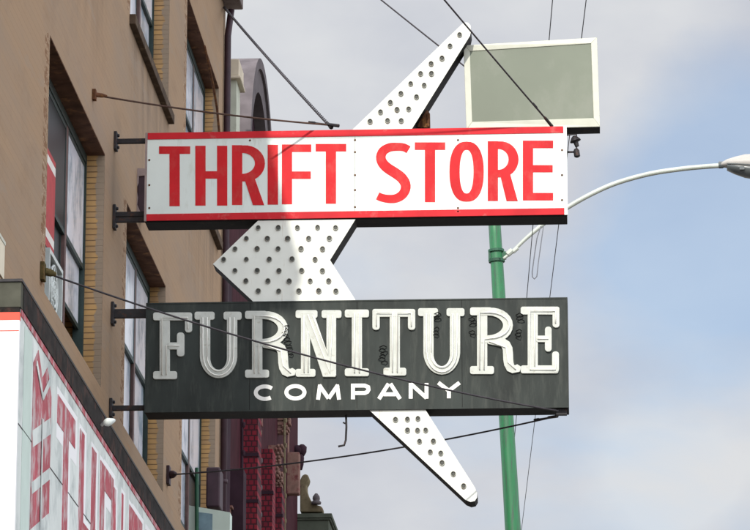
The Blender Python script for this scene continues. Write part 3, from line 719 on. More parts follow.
def pR(g, a, b, T, B):
    s = a+7; g.rect(s, T+2, s+W, B-2); slab(g, a, a+24, B-SH); slab(g, a, a+22, T)
    rx = b-7-(s+W)-5.5
    g.stroke([(s+4, T+4.2), (s+W+2, T+4.2)]+arc(s+W+2, T+18.0, rx, 13.8, -90, 90, 14)+[(s+4, T+31.8)], [7.6]*2+[7.6+2.2*math.sin(PI*k/14) for k in range(15)]+[7.6])
    k = s+W+2+rx
    g.stroke([(s+W+1, T+33), (k-5.5, T+35), (k-2.2, T+37.6), (k-0.4, T+41.5), (k, T+46), (k+0.2, B-15), (k+0.9, B-10), (k+2.6, B-6.4), (k+5, B-5), (b-1, B-5.6), (b+0.8, B-8.5)], [7, 8.5, 9.4, 9.8, 10, 10, 9.6, 9, 8, 7, 5])
def tR(a, b, T, B):
    s = a+7; rx = b-7-(s+W)-5.5
    return [[(s+2.5, B-5), (s+2.5, T+5), (s+W+2, T+5)]+arc(s+W+2, T+18, rx+1.5, 13, -90, 90, 10)+[(s+7, T+31.5), (s+7, B-5)],
            [(s+W+2, T+34), (s+W+rx, T+40), (s+W+2+rx, B-12), (b-3, B-5)]]
def pN(g, a, b, T, B):
    l, r = a+10.5, b-10.5
    slab(g, a, a+22, T); slab(g, a, a+20, B-SH); slab(g, b-20, b, T)
    g.rect(l-W/2, T+2, l+W/2-1, B-2); g.rect(r-W/2+0.5, T+2, r+W/2, B-1)
    g.poly([(a+6, T+2), (a+18, T+2), (r+W/2-0.5, B), (r-W/2-3, B)])
def tN(a, b, T, B):
    l, r = a+10.5, b-10.5
    return [[(l-2, B-5), (l-2, T+6)], [(l+2, B-5), (l+2, T+22)], [(l+2, T+5), (r-1, B-4), (r+1.5, T+6)], [(l+7, T+6), (r-3, B-22), (r-3, T+6)]]
def pI(g, a, b, T, B):
    c = (a+b)/2; g.rect(c-W/2, T+2, c+W/2, B-2); slab(g, a, b, T); slab(g, a, b, B-SH)
def tI(a, b, T, B):
    c = (a+b)/2; return [[(c-2.4, B-4), (c-2.4, T+4)], [(c+2.4, B-4), (c+2.4, T+4)]]
def pT(g, a, b, T, B):
    c = (a+b)/2+1; g.rect(c-W/2, T+2, c+W/2, B-2); slab(g, a, b, T); slab(g, c-11.5, c+11.5, B-SH)
    g.rect(a, T+1, a+7.4, T+21, 3); g.rect(b-7.4, T+1, b, T+21, 3)
def tT(a, b, T, B):
    c = (a+b)/2+1; return [[(a+4, T+17), (a+4, T+4), (c-2.4, T+4), (c-2.4, B-4)], [(b-4, T+17), (b-4, T+4), (c+2.4, T+4), (c+2.4, B-4)]]
def pE(g, a, b, T, B):
    s = a+7; g.rect(s, T+2, s+W, B-2); slab(g, a, b, T); slab(g, a, b-1, B-SH)
    g.rect(b-7, T+1, b, T+21, 3); g.rect(b-7.5, B-22, b-0.5, B-1, 3); g.rect(s+W-2, T+29, s+W+13, T+35.5, 2); g.rect(s+W+7, T+20, s+W+13.8, T+45, 3)
def tE(a, b, T, B):
    s = a+7; return [[(b-4, T+16), (b-4, T+4), (s+2.5, T+4), (s+2.5, B-4), (b-4, B-4), (b-4, B-16)], [(s+7, T+8), (s+7, B-8)], [(s+W, T+32), (s+W+10, T+32)]]
for pf, tf, a, b in ((pF, tF, 153, 192), (pU, tU, 194.5, 241.5), (pR, tR, 245, 293.5), (pN, tN, 295.5, 341.5), (pI, tI, 344.7, 369), (pT, tT, 372.3, 415.3),
                     (pU, tU, 418, 464.5), (pR, tR, 470, 518.5), (pE, tE, 520.6, 559.5)):
    furn(pf, tf, a, b)
def comp(paths, u0, u1):
    gl = Glyph(YS-0.0025, 0.004); o = skew((u0+u1)/2)*0.75
    for p in paths:
        closed = p[-1] == 'closed'; q = p[:-1] if closed else p
        gl.stroke([(u0+x*(u1-u0), 386.3+o+y*15.6) for x, y in q], 3.9, closed)
    link('letter', gl.m, M['company_white'], fs)
def unit(points): return points
comp([[(0.5+0.42*math.cos(math.radians(a)), 0.5+0.40*math.sin(math.radians(a))) for a in range(-42, -320, -14)]], 254, 276)
comp([[(0.5+0.42*math.cos(math.radians(a)), 0.5+0.40*math.sin(math.radians(a))) for a in range(0, 360, 12)]+['closed']], 284.6, 306.2)
comp([[(0.05, 1.0), (0.14, 0.04)], [(0.10, 0.06), (0.5, 0.92)], [(0.5, 0.92), (0.90, 0.06)], [(0.86, 0.04), (0.95, 1.0)]], 316.8, 340.3)
comp([[(0.10, 1.0), (0.10, 0.0)], [(0.08, 0.12), (0.7, 0.12), (0.88, 0.22), (0.9, 0.38), (0.84, 0.52), (0.7, 0.6), (0.08, 0.6)]], 351, 370.5)
comp([[(0.04, 1.0), (0.46, 0.02)], [(0.54, 0.02), (0.96, 1.0)], [(0.24, 0.70), (0.76, 0.70)]], 378, 401)
comp([[(0.10, 1.0), (0.10, 0.0)], [(0.10, 0.04), (0.90, 0.96)], [(0.90, 1.0), (0.90, 0.0)]], 408.7, 428.5)
comp([[(0.04, 0.0), (0.5, 0.52)], [(0.96, 0.0), (0.5, 0.52)], [(0.5, 0.46), (0.5, 1.0)]], 437.4, 460.4)
# springy electrode stubs between the neon letters
for (u, v, n) in ((286, 326, 6), (290, 345, 4), (383, 346, 6), (437, 313, 3), (437, 328, 3), (473, 318, 3), (473, 331, 2), (519.5, 314, 3), (519.5, 330, 3)):
    m = MB()
    for k in range(n):
        uu = u+random.uniform(-1.5, 1.5); vv = v+k*3.1
        m.tube([sp(uu-3.2, vv+1.2, YS-0.012), sp(uu+0.5, vv-random.uniform(0, 1.6), YS-0.045), sp(uu+random.uniform(2, 4), vv+random.uniform(-.5, 1.5), YS-0.012)], 0.005, 6)
    link('electrode', m, M['cabinet'], fs)
bracket(fs, 313.5, 0.02, True); bracket(fs, 408, 0.0)
hk = MB(); yk = YS+0.1
hk.tube([sp(346, 415, yk), sp(346.4, 427, yk), sp(345.8, 440, yk), sp(344.2, 445.3, yk), sp(338.2, 446.6, yk)], 0.010, 8)
hk.tube([sp(346.2, 424, yk), sp(343, 422.5, yk)], 0.008, 6)
link('hook', hk, M['iron'], fs, smooth=True)
link('lug', MB().box(x1-0.12, x1-0.02, YS+0.05, YS+0.11, z0-0.055, z0-0.001), M['iron'], fs)

# ------------------------------------------------------------------ boomerang arrow
ar = empty('arrow', sp(330, 300, YS+0.16)); tag(ar, 'white boomerang arrow studded with dark bulb sockets threading through both signs', 'arrow')
YA = YS+0.016
core = [(213, 264)]
top = [(461.5, 24.5), (464.5, 22.3), (468, 22.5), (470.6, 25.5), (471, 31), (470, 35.5)]
mid = [(330, 260)]
bot = [(474.5, 487), (477, 492.5), (477, 497.5), (474.8, 501), (470.5, 502), (465.5, 500)]
outline = core+top+mid+bot
pf = [sp(u, v, YA) for u, v in outline]
AT = 0.275
m = MB().prism(pf, (0, 0.008, 0)); link('face', m, M['arrow_white'], ar)
cen = [Vector((p.x, YA+0.0082, p.z)) for p in pf]
m = MB().prism(cen, (0, AT, 0)); link('side_wall', m, M['cabinet'], ar)
dots = []
zx = lambda X, Y: (200+X/4.41, 210+Y/4.41)
for y, xs in ((78, (257, 345, 430, 518, 598)), (126, (205, 298, 387, 480, 570)), (172, (155, 252, 345, 445, 540)), (218, (105, 205, 305, 405, 508)),
              (268, (155, 252, 348, 448, 540)), (314, (203, 300, 393, 487, 568)), (358, (257, 348, 436, 524, 600))):
    dots += [zx(x, y) for x in xs]
dots += [(340+X/4.243, 10+Y/4.243) for X, Y in ((508, 105), (467, 152), (433, 205), (386, 228), (388, 270), (343, 270), (358, 320), (300, 313), (325, 369), (258, 354), (292, 420), (242, 423), (213, 393), (172, 433), (260, 470), (201, 470), (127, 473))]
dots += [(330+X/3.75, 390+Y/3.75) for X, Y in ((245, 112), (291, 110), (330, 107), (290, 152), (328, 152), (358, 152), (335, 193), (387, 193), (376, 233), (416, 237), (421, 274), (463, 315), (501, 360))]
for (u, v) in dots:
    p = sp(u, v, YA)
    m = MB(); n = 12; kk = random.uniform(0.86, 0.98); ox, oz = random.uniform(-.002, .002), random.uniform(-.002, .002); p = p+Vector((ox, 0, oz))
    def ring(r, y):
        r *= kk
        b = len(m.v)
        for k in range(n): m.v.append(Vector((p.x+r*math.cos(2*PI*k/n), y, p.z+r*1.08*math.sin(2*PI*k/n))))
        return b
    r0, r1, r2, r3, r4 = ring(0.0285, YA-0.0005), ring(0.0265, YA-0.014), ring(0.0215, YA-0.014), ring(0.0195, YA-0.003), ring(0.008, YA-0.0045)
    for q, s_ in ((r0, r1), (r1, r2), (r2, r3), (r3, r4)):
        for k in range(n): m.face((q+k, q+(k+1) % n, s_+(k+1) % n, s_+k), 0 if q in (r2, r3) else 1)
    m.face([r4+k for k in range(n)], 0)
    link('bulb_socket', m, [M['socket'], M['socket_rim']], ar)
# rusty lug carrying the upper arm
p = sp(424.5, 126, YS+0.2)
m = MB().tube([p+Vector((0, 0, -0.03)), p+Vector((0, 0, 0.12)), p+Vector((0.005, 0, 0.155))], [0.058, 0.056, 0.035], 12)
m.box(p.x-0.066, p.x-0.040, p.y-0.04, p.y+0.04, p.z-0.02, p.z+0.10); m.box(p.x+0.03, p.x+0.05, p.y-0.06, p.y-0.05, p.z-0.02, p.z+0.11)
link('support_lug', m, M['rust'], ar)

# ------------------------------------------------------------------ blank sign box above
bx = empty('blank_sign', sp(532, 130, YS+0.3)); tag(bx, 'blank grey green sign box in a cream frame, above the STORE lettering', 'sign')
YP = YS+0.10
Q = [sp(463.5, 45.2, YP+0.06), sp(597, 37.3, YP-0.06), sp(600, 126.5, YP-0.06), sp(466.3, 130, YP+0.06)]
I_ = [sp(469.8, 51.0, YP+0.06), sp(591.0, 43.2, YP-0.06), sp(593.6, 118.0, YP-0.06), sp(472.2, 121.8, YP+0.06)]
m = MB()
for i in range(4):
    j = (i+1) % 4; m.prism([Q[i], Q[j], I_[j], I_[i]], (0, 0.02, 0))
link('frame', m, M['cream_frame'], bx, bevel=0.004)
link('panel', MB().prism([p+Vector((0, 0.008, 0)) for p in I_], (0, 0.01, 0)), M['panel_green'], bx)
link('cabinet', MB().prism([p+Vector((0, 0.021, 0)) for p in Q], (0, 0.22, 0)), M['cabinet'], bx)
for u in (480, 556):
    q = sp(u, 128, YP+0.12); link('foot', MB().box(q.x-0.03, q.x+0.03, q.y-0.03, q.y+0.03, q.z-0.12, q.z+0.06), M['iron'], bx)

# ------------------------------------------------------------------ guy wires
def cable(name, label, P, Q, r, mat, sag=0.0, cat='cable', group=None, n=26, twist=False, plate=None, clamp=None, plate_mat=None, parts=True):
    P, Q = Vector(P), Vector(Q)
    def pt(t): return P.lerp(Q, t)-Vector((0, 0, 4*sag*t*(1-t)))
    pts = [pt(k/n) for k in range(n+1)]
    m = MB()
    if twist:
        Ln = (Q-P).length; turns = Ln/0.24; N_ = int(turns*8)
        d = (Q-P).normalized(); u = d.orthogonal().normalized(); w_ = d.cross(u)
        for ph in (0, PI):
            pp = []
            for k in range(N_+1):
                t = k/N_; a = turns*t*2*PI+ph; pp.append(pt(t)+(u*math.cos(a)+w_*math.sin(a))*r*1.25)
            m.tube(pp, r*0.8, 6)
    else: m.tube(pts, r, 7)
    if not (plate or clamp):
        o = link(name, m, mat, smooth=True); tag(o, label, cat, group); return o
    e = empty(name, Q); tag(e, label, cat, group)
    link('strand', m, mat, e, smooth=True)
    if plate:
        s = plate; pm = MB()
        pm.box(P.x-0.0, P.x+0.035, P.y-s*0.9, P.y+s*0.9, P.z-s*1.3, P.z+s*1.1)
        pm.lathe(P+Vector((0.02, 0, 0)), (Q-P), [(0, s*0.55), (0.08, s*0.5), (0.13, s*0.25)], 10)
        link('anchor_plate', pm, plate_mat or M['iron'], e, bevel=0.006)
    if clamp:
        cm = MB(); d = (P-Q).normalized()
        cm.lathe(Q, d, [(-0.02, clamp), (0.10, clamp*0.9), (0.13, clamp*0.4), (0.24, clamp*0.4), (0.26, clamp*0.75), (0.32, clamp*0.6)], 8)
        link('turnbuckle', cm, M['iron'], e)
    return e
GW = 'guy wires holding the signs'
cable('guy_wire', 'thick twisted guy wire slanting from the roof cornice down to the white sign top', at_y(224, 7, Y1-0.25), sp(331, 127, YS+0.12), 0.0085, M['wire'], 0.02, group=GW, twist=True, clamp=0.022)
cable('guy_wire', 'thin brown guy wire from a wall anchor running just above the THRIFT lettering', at_x(92.5, 94.5, XF), sp(337, 125.5, YS+0.1), 0.009, M['wire_brown'], 0.03, group=GW, plate=0.042, clamp=0.018, plate_mat=M['rust'])
cable('guy_wire', 'dark guy wire that passes behind the upper arm of the arrow', at_x(232, -123, XF+0.1), sp(541, 126, YS+0.30), 0.0085, M['wire'], 0.03, group=GW, clamp=0.016)
cable('guy_wire', 'dark guy wire crossing in front of the blank grey green sign box', at_x(74, -452, XF+0.26), sp(551, 125, YS+0.015), 0.0085, M['wire'], 0.05, group=GW, clamp=0.016)
cable('guy_wire', 'guy wire crossing in front of the FURNITURE lettering from a mossy wall anchor', at_x(41, 271, XF), sp(558, 411, YS-0.03), 0.0085, M['wire'], 0.115, group=GW, plate=0.065, plate_mat=M['moss_rust'])
cable('guy_wire', 'guy wire passing below and behind the charcoal sign to its outer end', at_x(167, 475, XF), sp(556, 416.5, YS+0.2), 0.0085, M['wire'], 0.085, group=GW, plate=0.085, clamp=0.016, plate_mat=M['plum_dark'])
def span(u0, v0, u1, v1):                     # a level wire running on well past both ends of the view
    P, Q = at_y(u0, v0, 40), at_y(u1, v1, 86); return P+(P-Q)*1.2, Q+(Q-P)*4
cable('overhead_wire', 'thin overhead wire seen nearer the pole, above and between the signs', *span(556, -40, 497, 640), 0.006, M['thin_wire'], 0.0, 'wire', 'overhead street wires')
cable('overhead_wire', 'thin overhead wire nearer the outer sign ends, above and between the signs', *span(591, -40, 508, 640), 0.006, M['thin_wire'], 0.0, 'wire', 'overhead street wires')
# loose loop of wire by the lamp arm
pts = [sp(541, 226, 59.6), sp(537, 238, 59.6), sp(534, 258, 59.6), sp(532.2, 272, 59.6), sp(532.4, 277, 59.6), sp(534.4, 279, 59.6), sp(536.8, 276.5, 59.6), sp(538.4, 262, 59.6), sp(541.5, 240, 59.6), sp(543.5, 226, 59.6)]
# rusty service cable down the wall of the far bay
pw = [at_x(204.5, 46, XF+0.02), at_x(209, 66, XF+0.03), at_x(213.5, 88, XF+0.03), at_x(217, 108, XF+0.03), at_x(219.5, 135, XF+0.03), at_x(220.5, 200, XF+0.03)]
tag(link('service_cable', MB().tube(pw, 0.016, 7), M['rust'], smooth=True), 'rust brown service cable hanging down the wall beside the topmost far window', 'cable')

# ------------------------------------------------------------------ street lamp
YL = 60.0
lb = sp(513+0.0596*800, 1330, YL); lb.z = 0.12
top_p = sp(492.5, 190, YL); d = (sp(513, 530, YL)-top_p).normalized()
base = top_p+d*((0.12-top_p.z)/d.z)
lamp = empty('street_lamp', base); tag(lamp, 'leaning green street lamp with a long curved grey arm, behind the signs', 'street lamp')
def polr(p): return 0.098+0.026*(top_p.z-p.z)/4.7
pp = [top_p.lerp(base, k/24) for k in range(25)]
link('pole', MB().tube(pp, [polr(p) for p in pp], 20), M['green_pole'], lamp, smooth=True)
link('base_flange', MB().lathe(base-Vector((0, 0, 0.0)), (0, 0, 1), [(0, 0.33), (0.05, 0.33), (0.06, 0.26), (0.5, 0.25), (0.62, 0.2)], 20), M['dark_green'], lamp)
def on_pole(v):
    t = (v-190)/(530-190); return top_p.lerp(sp(513, 530, YL), t)
cl = MB()
for v, h in ((252, 0.045), (262, 0.05)):
    q = on_pole(v); cl.lathe(q-d*h/2, d, [(0, polr(q)+0.02), (0.004, polr(q)+0.028), (h, polr(q)+0.028), (h+0.004, polr(q)+0.02)], 18)
q = on_pole(257); cl.box(q.x-0.13, q.x-0.09, q.y-0.06, q.y+0.02, q.z-0.09, q.z+0.09); cl.box(q.x+0.09, q.x+0.16, q.y-0.05, q.y+0.03, q.z-0.06, q.z+0.06)
for uu in (490.0, 500.0): w0 = sp(uu, 258, YL-0.13); cl.lathe(w0, (0, -1, 0), [(0, 0.012), (0.02, 0.012)], 8)
link('clamp', cl, M['dark_green'], lamp)
ap = [(503, 259), (513, 251), (526, 238.5), (539, 227.5), (552, 217.3), (567.3, 207.5), (590, 194.7), (616.7, 182.9), (651, 173.5), (683, 168.7), (706, 166.5), (724, 165.4)]
apts = [sp(u, v, YL-0.05) for u, v in ap]
fine = []
for i in range(len(apts)-1):
    p0, p1, p2, p3 = apts[max(i-1, 0)], apts[i], apts[i+1], apts[min(i+2, len(apts)-1)]
    for q in range(4):
        t = q/4; fine.append(0.5*((2*p1)+(p2-p0)*t+(2*p0-5*p1+4*p2-p3)*t*t+(3*p1-p0-3*p2+p3)*t**3))
fine.append(apts[-1])
nn = len(fine)
link('arm', MB().tube(fine, [0.024+0.016*min(1, k/(nn*0.35)) for k in range(nn)], 12), M['lamp_grey'], lamp, smooth=True)
kn = MB()
for (u, v, r) in ((511, 253, 0.05), (516.5, 250.5, 0.035)):
    c0 = sp(u, v, YL-0.05); kn.lathe(c0-Vector((0.02, 0, -0.01)), (0.7, 0, 0.6), [(-0.06, r*0.6), (-0.05, r), (0.05, r), (0.06, r*0.6)], 10)
link('arm_joint', kn, M['lamp_grey'], lamp)
link('loose_wire', MB().tube(pts, 0.009, 6), M['thin_wire'], lamp, smooth=True)
# cobra head: lofted shell and lens under it
hs = [(721, 162.6, 168.2, 0.06), (727, 159.5, 170.4, 0.12), (735, 157.0, 174.0, 0.165), (745, 154.6, 177.6, 0.19), (757, 154.0, 179.5, 0.195), (768, 156.0, 180.0, 0.18), (776, 162, 179.5, 0.13), (780, 170, 178, 0.06)]
m = MB(); n = 18
for (u, vt, vb, hw) in hs:
    a, b = sp(u, vt, YL-0.05), sp(u, vb, YL-0.05); c0 = a.lerp(b, 0.42)
    for k in range(n):
        th = 2*PI*k/n; zz = math.sin(th)
        m.v.append(Vector((c0.x, c0.y+hw*math.cos(th), c0.z+((a.z-c0.z) if zz > 0 else (c0.z-b.z)*0.55)*zz)))
for i in range(len(hs)-1):
    for k in range(n): a, c0 = i*n+k, i*n+(k+1) % n; m.face((a, c0, c0+n, a+n))
m.face(list(range(n))[::-1]); m.face([(len(hs)-1)*n+k for k in range(n)])
link('lamp_head', m, M['lamp_head'], lamp, smooth=True)
m = MB()
for sd in (-1, 1):
    q0 = [sp(u, vt+(vb-vt)*0.56, YL-0.05)+Vector((0, sd*(hw+0.002), 0)) for (u, vt, vb, hw) in hs[1:-1]]; m.tube(q0, 0.009, 6)
q0 = sp(742, 167.5, YL-0.26); m.box(q0.x-0.04, q0.x+0.04, q0.y, q0.y+0.05, q0.z-0.03, q0.z+0.025)
q0 = sp(724, 164.8, YL-0.05); m.lathe(q0-Vector((0.09, 0, 0)), (1, 0, 0), [(0, 0.05), (0.01, 0.058), (0.07, 0.058), (0.08, 0.05)], 12)
link('seam', m, M['lamp_lens'], lamp)
m = MB(); hl = hs[1:-1]
for (u, vt, vb, hw) in hl:
    a, b = sp(u, vt, YL-0.05), sp(u, vb, YL-0.05); c0 = a.lerp(b, 0.62)
    for k in range(n):
        th = 2*PI*k/n; zz = math.sin(th)
        m.v.append(Vector((c0.x, c0.y+hw*0.97*math.cos(th), c0.z+(0.02 if zz > 0 else (c0.z-b.z))*zz)))
for i in range(len(hl)-1):
    for k in range(n): a, c0 = i*n+k, i*n+(k+1) % n; m.face((a, c0, c0+n, a+n))
m.face(list(range(n))[::-1]); m.face([(len(hl)-1)*n+k for k in range(n)])
link('lens', m, M['lamp_lens'], lamp, smooth=True)

# ------------------------------------------------------------------ crimson building beyond
YC0, YC1 = Y1+0.03, fy(300)
cb = empty('crimson_building', (XF, (YC0+YC1)/2, 0)); tag(cb, 'dark crimson brick building with projecting piers and a grey arched gable, beyond the beige one', 'building')
zg = at_y(248, 63, fy(250)).z
zwall = zg-1.75
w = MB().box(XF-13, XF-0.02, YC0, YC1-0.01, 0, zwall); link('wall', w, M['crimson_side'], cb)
link('roof', MB().box(XF-12.9, XF-0.3, YC0+0.1, YC1-0.1, zwall+0.001, zwall+0.1), M['roofing'], cb)
# piers that face the street with brick returns
def pier(u0, u1, dy, z0, z1, mat, name='pier'):
    y = fy(u0); pr = at_y(u1, 470, y).x-XF
    link(name, MB().box(XF-0.1, XF+pr, y, y+dy, z0, z1), mat, cb); return y, pr
link('party_pier', MB().box(XF-0.15, XF+0.06, YC0+0.02, YC0+0.55, 0, at_y(231, 250, YC0+0.5).z), M['plum'], cb)
pier(230, 243.5, 0.4, 0, 11.0, M['plum'])
pier(244.5, 257.5, 0.55, 0, 12.2, M['crimson'])
pier(262, 272.5, 0.5, 0, 12.2, M['crimson'])
pier(272.5, 282.0, 0.6, 0, 12.0, M['crimson'])
pier(287, 300.5, 0.7, 0, 11.8, M['crimson'])
# pale stone beads running up the pier corners
def bead(u, v0, v1, w_, mat):
    y = fy(u-9)+0.02; a = at_y(u, v1, y); b = at_y(u, v0, y)
    m = MB().tube([a, b], w_, 8); zz = a.z
    while zz < b.z: m.lathe((a.x, a.y, zz), (0, 0, 1), [(0, w_), (0.02, w_*1.35), (0.05, w_*1.35), (0.07, w_)], 8); zz += 0.37
    link('corner_bead', m, mat, cb)
bead(259.5, 405, 436, 0.024, M['scroll']); bead(260, 440, 600, 0.016, M['arch_grey']); bead(284.5, 405, 600, 0.018, M['scroll']); bead(242, 405, 600, 0.018, M['plum'])
# string courses and small recessed lights on the facade
for z, mt in ((7.9, 'arch_grey'), (8.75, 'terracotta'), (9.55, 'arch_grey'), (10.4, 'terracotta')):
    m = MB().box(XF-0.015, XF+0.045, YC0+0.7, YC1-0.05, z, z+0.07); m.box(XF-0.015, XF+0.075, YC0+0.7, YC1-0.05, z+0.071, z+0.10)
    link('string_course', m, M[mt], cb)
for u0, u1, n_ in ((244.5, 257.5, 9), (262, 272.5, 9), (272.5, 282, 9), (287, 300.5, 9)):
    y = fy(u0)-0.012; a = at_y(u1, 470, y).x
    for k in range(n_):
        z = 6.6+k*0.62
        link('pier_band', MB().box(XF-0.01, a+0.012, y, y+0.09, z, z+0.045), M['plum'], cb)
# carved terracotta between the piers
def carved(u, v, rx, rz, dep, seed):
    y = fy(u-6); m = MB(); c0 = at_y(u, v, y-0.02)
    rnd = random.Random(seed); z = c0.z-rz; lev = 0
    while z < c0.z+rz:                                       # a carved corbel: stacked mouldings that step in and out
        h = rnd.uniform(0.03, 0.075); t = (z-c0.z+rz)/(2*rz)
        out = rx*(0.5+1.1*t+0.35*math.sin(lev*2.4))
        m.box(XF-0.02, c0.x+out, y-0.02*(lev % 2), y+0.14+0.015*(lev % 3), z, z+h-0.002)
        for q in range(2):
            m.lathe((c0.x+out-0.02-0.05*q, y-0.03, z+h/2), (0, -1, 0), [(0, 0.024), (0.012, 0.02), (0.02, 0.008)], 8)
        z += h; lev += 1
    link('carved_panel', m, M['terracotta'], cb, smooth=False)
carved(277, 462, 0.05, 0.22, 0.1, 1); carved(280, 484, 0.03, 0.16, 0.1, 2); carved(259, 424, 0.03, 0.15, 0.1, 3); carved(286, 425, 0.05, 0.12, 0.1, 4)
m = MB(); yq = fy(290)-0.03
for (u0, u1, v0, v1) in ((285.5, 299.5, 452, 494), (283.5, 288.5, 425, 458)):
    a, b = at_y(u0, v1, yq), at_y(u1, v0, yq); m.box(a.x, b.x, yq, yq+0.2, a.z, b.z)
link('stone_band', m, M['terracotta'], cb, bevel=0.02)
c0 = at_y(299.5, 450, fy(297))
m = MB().lathe(c0+Vector((-0.1, 0, 0)), (1, 0, -0.1), [(0, 0.05), (0.05, 0.085), (0.12, 0.08), (0.16, 0.05), (0.19, 0.02)], 12)
m.lathe(c0+Vector((0.04, 0, 0.085)), (0, 0, -1), [(0, 0.03), (0.04, 0.075), (0.12, 0.07), (0.19, 0.03)], 12)
m.lathe(c0+Vector((0.0, 0, -0.08)), (0.1, 0, -1), [(0, 0.06), (0.05, 0.07), (0.16, 0.05), (0.24, 0.02)], 12)
link('boss', m, M['plum'], cb, smooth=True)
# pale end pilaster with cream cap
yp = YC0+0.16
a, b = at_y(236.5, 80, yp), at_y(240.5, 60, yp)
zc0 = at_y(231, 80, yp).z
link('pilaster', MB().box(XF-0.3, a.x, yp, yp+0.5, at_y(231, 190, yp).z, zc0), M['pale_stone'], cb)
cp = MB().box(XF-0.3, b.x-0.01, yp-0.06, yp+0.56, zc0+0.04, b.z); cp.box(XF-0.3, b.x+0.012, yp-0.08, yp+0.58, zc0+0.001, zc0+0.039)
link('pilaster_cap', cp, M['cream_stone'], cb, bevel=0.012)
# arched gable in the facade plane
yc = (fy(239.5)+fy(264))/2; R = (fy(264)-fy(239.5))/2; zc = zg-R+0.02
def arc_yz(r, x, n=28): return [Vector((x, yc-r*math.cos(PI*k/n), zc+r*math.sin(PI*k/n))) for k in range(n+1)]
m = MB().strip(arc_yz(R, XF+0.10), arc_yz(R*0.78, XF+0.10), (-0.4, 0, 0)); link('arch', m, M['arch_grey'], cb)
m = MB().strip(arc_yz(R+0.06, XF+0.135), arc_yz(R*0.955, XF+0.135), (-0.43, 0, 0)); link('arch_moulding', m, M['arch_grey'], cb)
pts_ = arc_yz(R*0.779, XF-0.05); link('gable_panel', MB().prism(pts_, (-0.25, 0, 0)), M['plum'], cb)
link('gable_base', MB().box(XF-0.3, XF+0.10, yc-R, yc+R, zwall+0.001, zc-0.001), M['plum'], cb)
for y, zz in ((fy(258), 9.0), (fy(283), 9.0), (fy(258), 5.4), (fy(283), 5.4)):
    f_ = link('window', MB().box(XF-0.03, XF+0.015, y-0.25, y+0.45, zz, zz+2.2), M['sash_brown'], cb)
    link('pane', MB().box(XF-0.02, XF+0.017, y-0.19, y+0.39, zz+0.06, zz+2.14), M['glass'], f_)

# ------------------------------------------------------------------ olive building behind it
YD0, YD1 = YC1+0.02, YC1+14
ob = empty('olive_building', (XF, (YD0+YD1)/2, 0)); tag(ob, 'lower building with an olive cornice and stone scroll, farthest along the row', 'building')
a = at_y(332, 513.5, YD0)
link('wall', MB().box(XF-12, XF-0.02, YD0, YD1, 0, a.z-0.4), M['plum'], ob)
m = MB().box(XF-12, a.x, YD0-0.02, YD1, a.z-0.07, a.z); m.box(XF-11.9, a.x-0.02, YD0, YD1-0.02, a.z-0.10, a.z-0.0705)
m.box(XF-11.9, a.x-0.05, YD0+0.03, YD1-0.03, a.z-0.38, a.z-0.1005); m.box(XF-11.9, a.x-0.03, YD0+0.01, YD1-0.03, a.z-0.5, a.z-0.3805)
link('cornice', m, M['olive'], ob, bevel=0.01)
ysq = YD0+0.05
def q_(u, v): return at_y(u, v, ysq)
sc_ = [(300, 512), (300, 480), (302, 475.5), (305, 473.8), (308, 475), (309.3, 478.5), (308.3, 482), (306.5, 485), (306.8, 490), (308.5, 495.5), (311, 500.5), (314.5, 504), (318, 505.3), (321, 506), (323, 508.5), (322.5, 512)]
link('scroll', MB().prism([q_(u, v) for u, v in sc_], (0, 0.28, 0)), M['scroll'], ob, bevel=0.02)
link('finial', MB().lathe(q_(316.5, 505)+Vector((0, -0.06, 0)), (0, 0, 1), [(0, 0.075), (0.03, 0.08), (0.06, 0.05), (0.08, 0.06), (0.12, 0.055), (0.17, 0.02)], 12), M['arch_grey'], ob, smooth=True)

# ------------------------------------------------------------------ small things on the wall
# junction box behind the sign end
y = fy(136); a = at_y(146, 213, y); b = at_y(137.5, 175, y)
jb = empty('junction_box', (a.x, y, a.z)); tag(jb, 'dark plum electrical box with flaking pale edge, behind the THRIFT sign end', 'box')
link('body', MB().box(at_y(136.5, 190, y).x, a.x+0.03, y, y+0.35, a.z, b.z), M['plum_dark'], jb, bevel=0.02)
pb = [(131, 172), (137.8, 168), (146, 168.5), (147, 175), (138.8, 176), (138.3, 183), (136.2, 188), (137.8, 197), (137.0, 204), (140.5, 212.5), (137, 214), (132.5, 206), (134, 196), (132.5, 186)]
link('edge', MB().prism([at_y(u, v, y-0.02) for u, v in pb], (0, 0.03, 0)), M['pink_grey'], jb)
# pale projecting sign low down
y = fy(190)
ps = empty('box_sign', at_y(205, 560, y)); tag(ps, 'pale mint box sign with a faded blue patch, low on the beige wall', 'sign')
P4 = [at_y(189, 505.5, y), at_y(230, 512.5, y), at_y(229, 585, y), at_y(188, 585, y)]
link('body', MB().prism(P4, (0, 0.25, 0)), M['pale_sign'], ps)
link('print', MB().prism([at_y(u, v, y-0.004) for u, v in ((197.5, 512), (212.5, 514), (212, 560), (197, 560))], (0, 0.0038, 0)), M['blue_patch'], ps)
link('post', MB().tube([at_y(196.8, 468, y-0.05), at_y(196.8, 580, y-0.05)], 0.022, 8), M['dark_green'], ps)
# plum shutter box near the far corner
y = fy(208.5)
tag(link('shutter_box', MB().box(XF-0.0, at_y(220, 480, y).x, y, y+0.4, at_y(212, 507, y).z, at_y(212, 467, y).z), M['plum_dark'], bevel=0.02), 'dark plum shutter box on the wall just above the pale mint box sign', 'box')
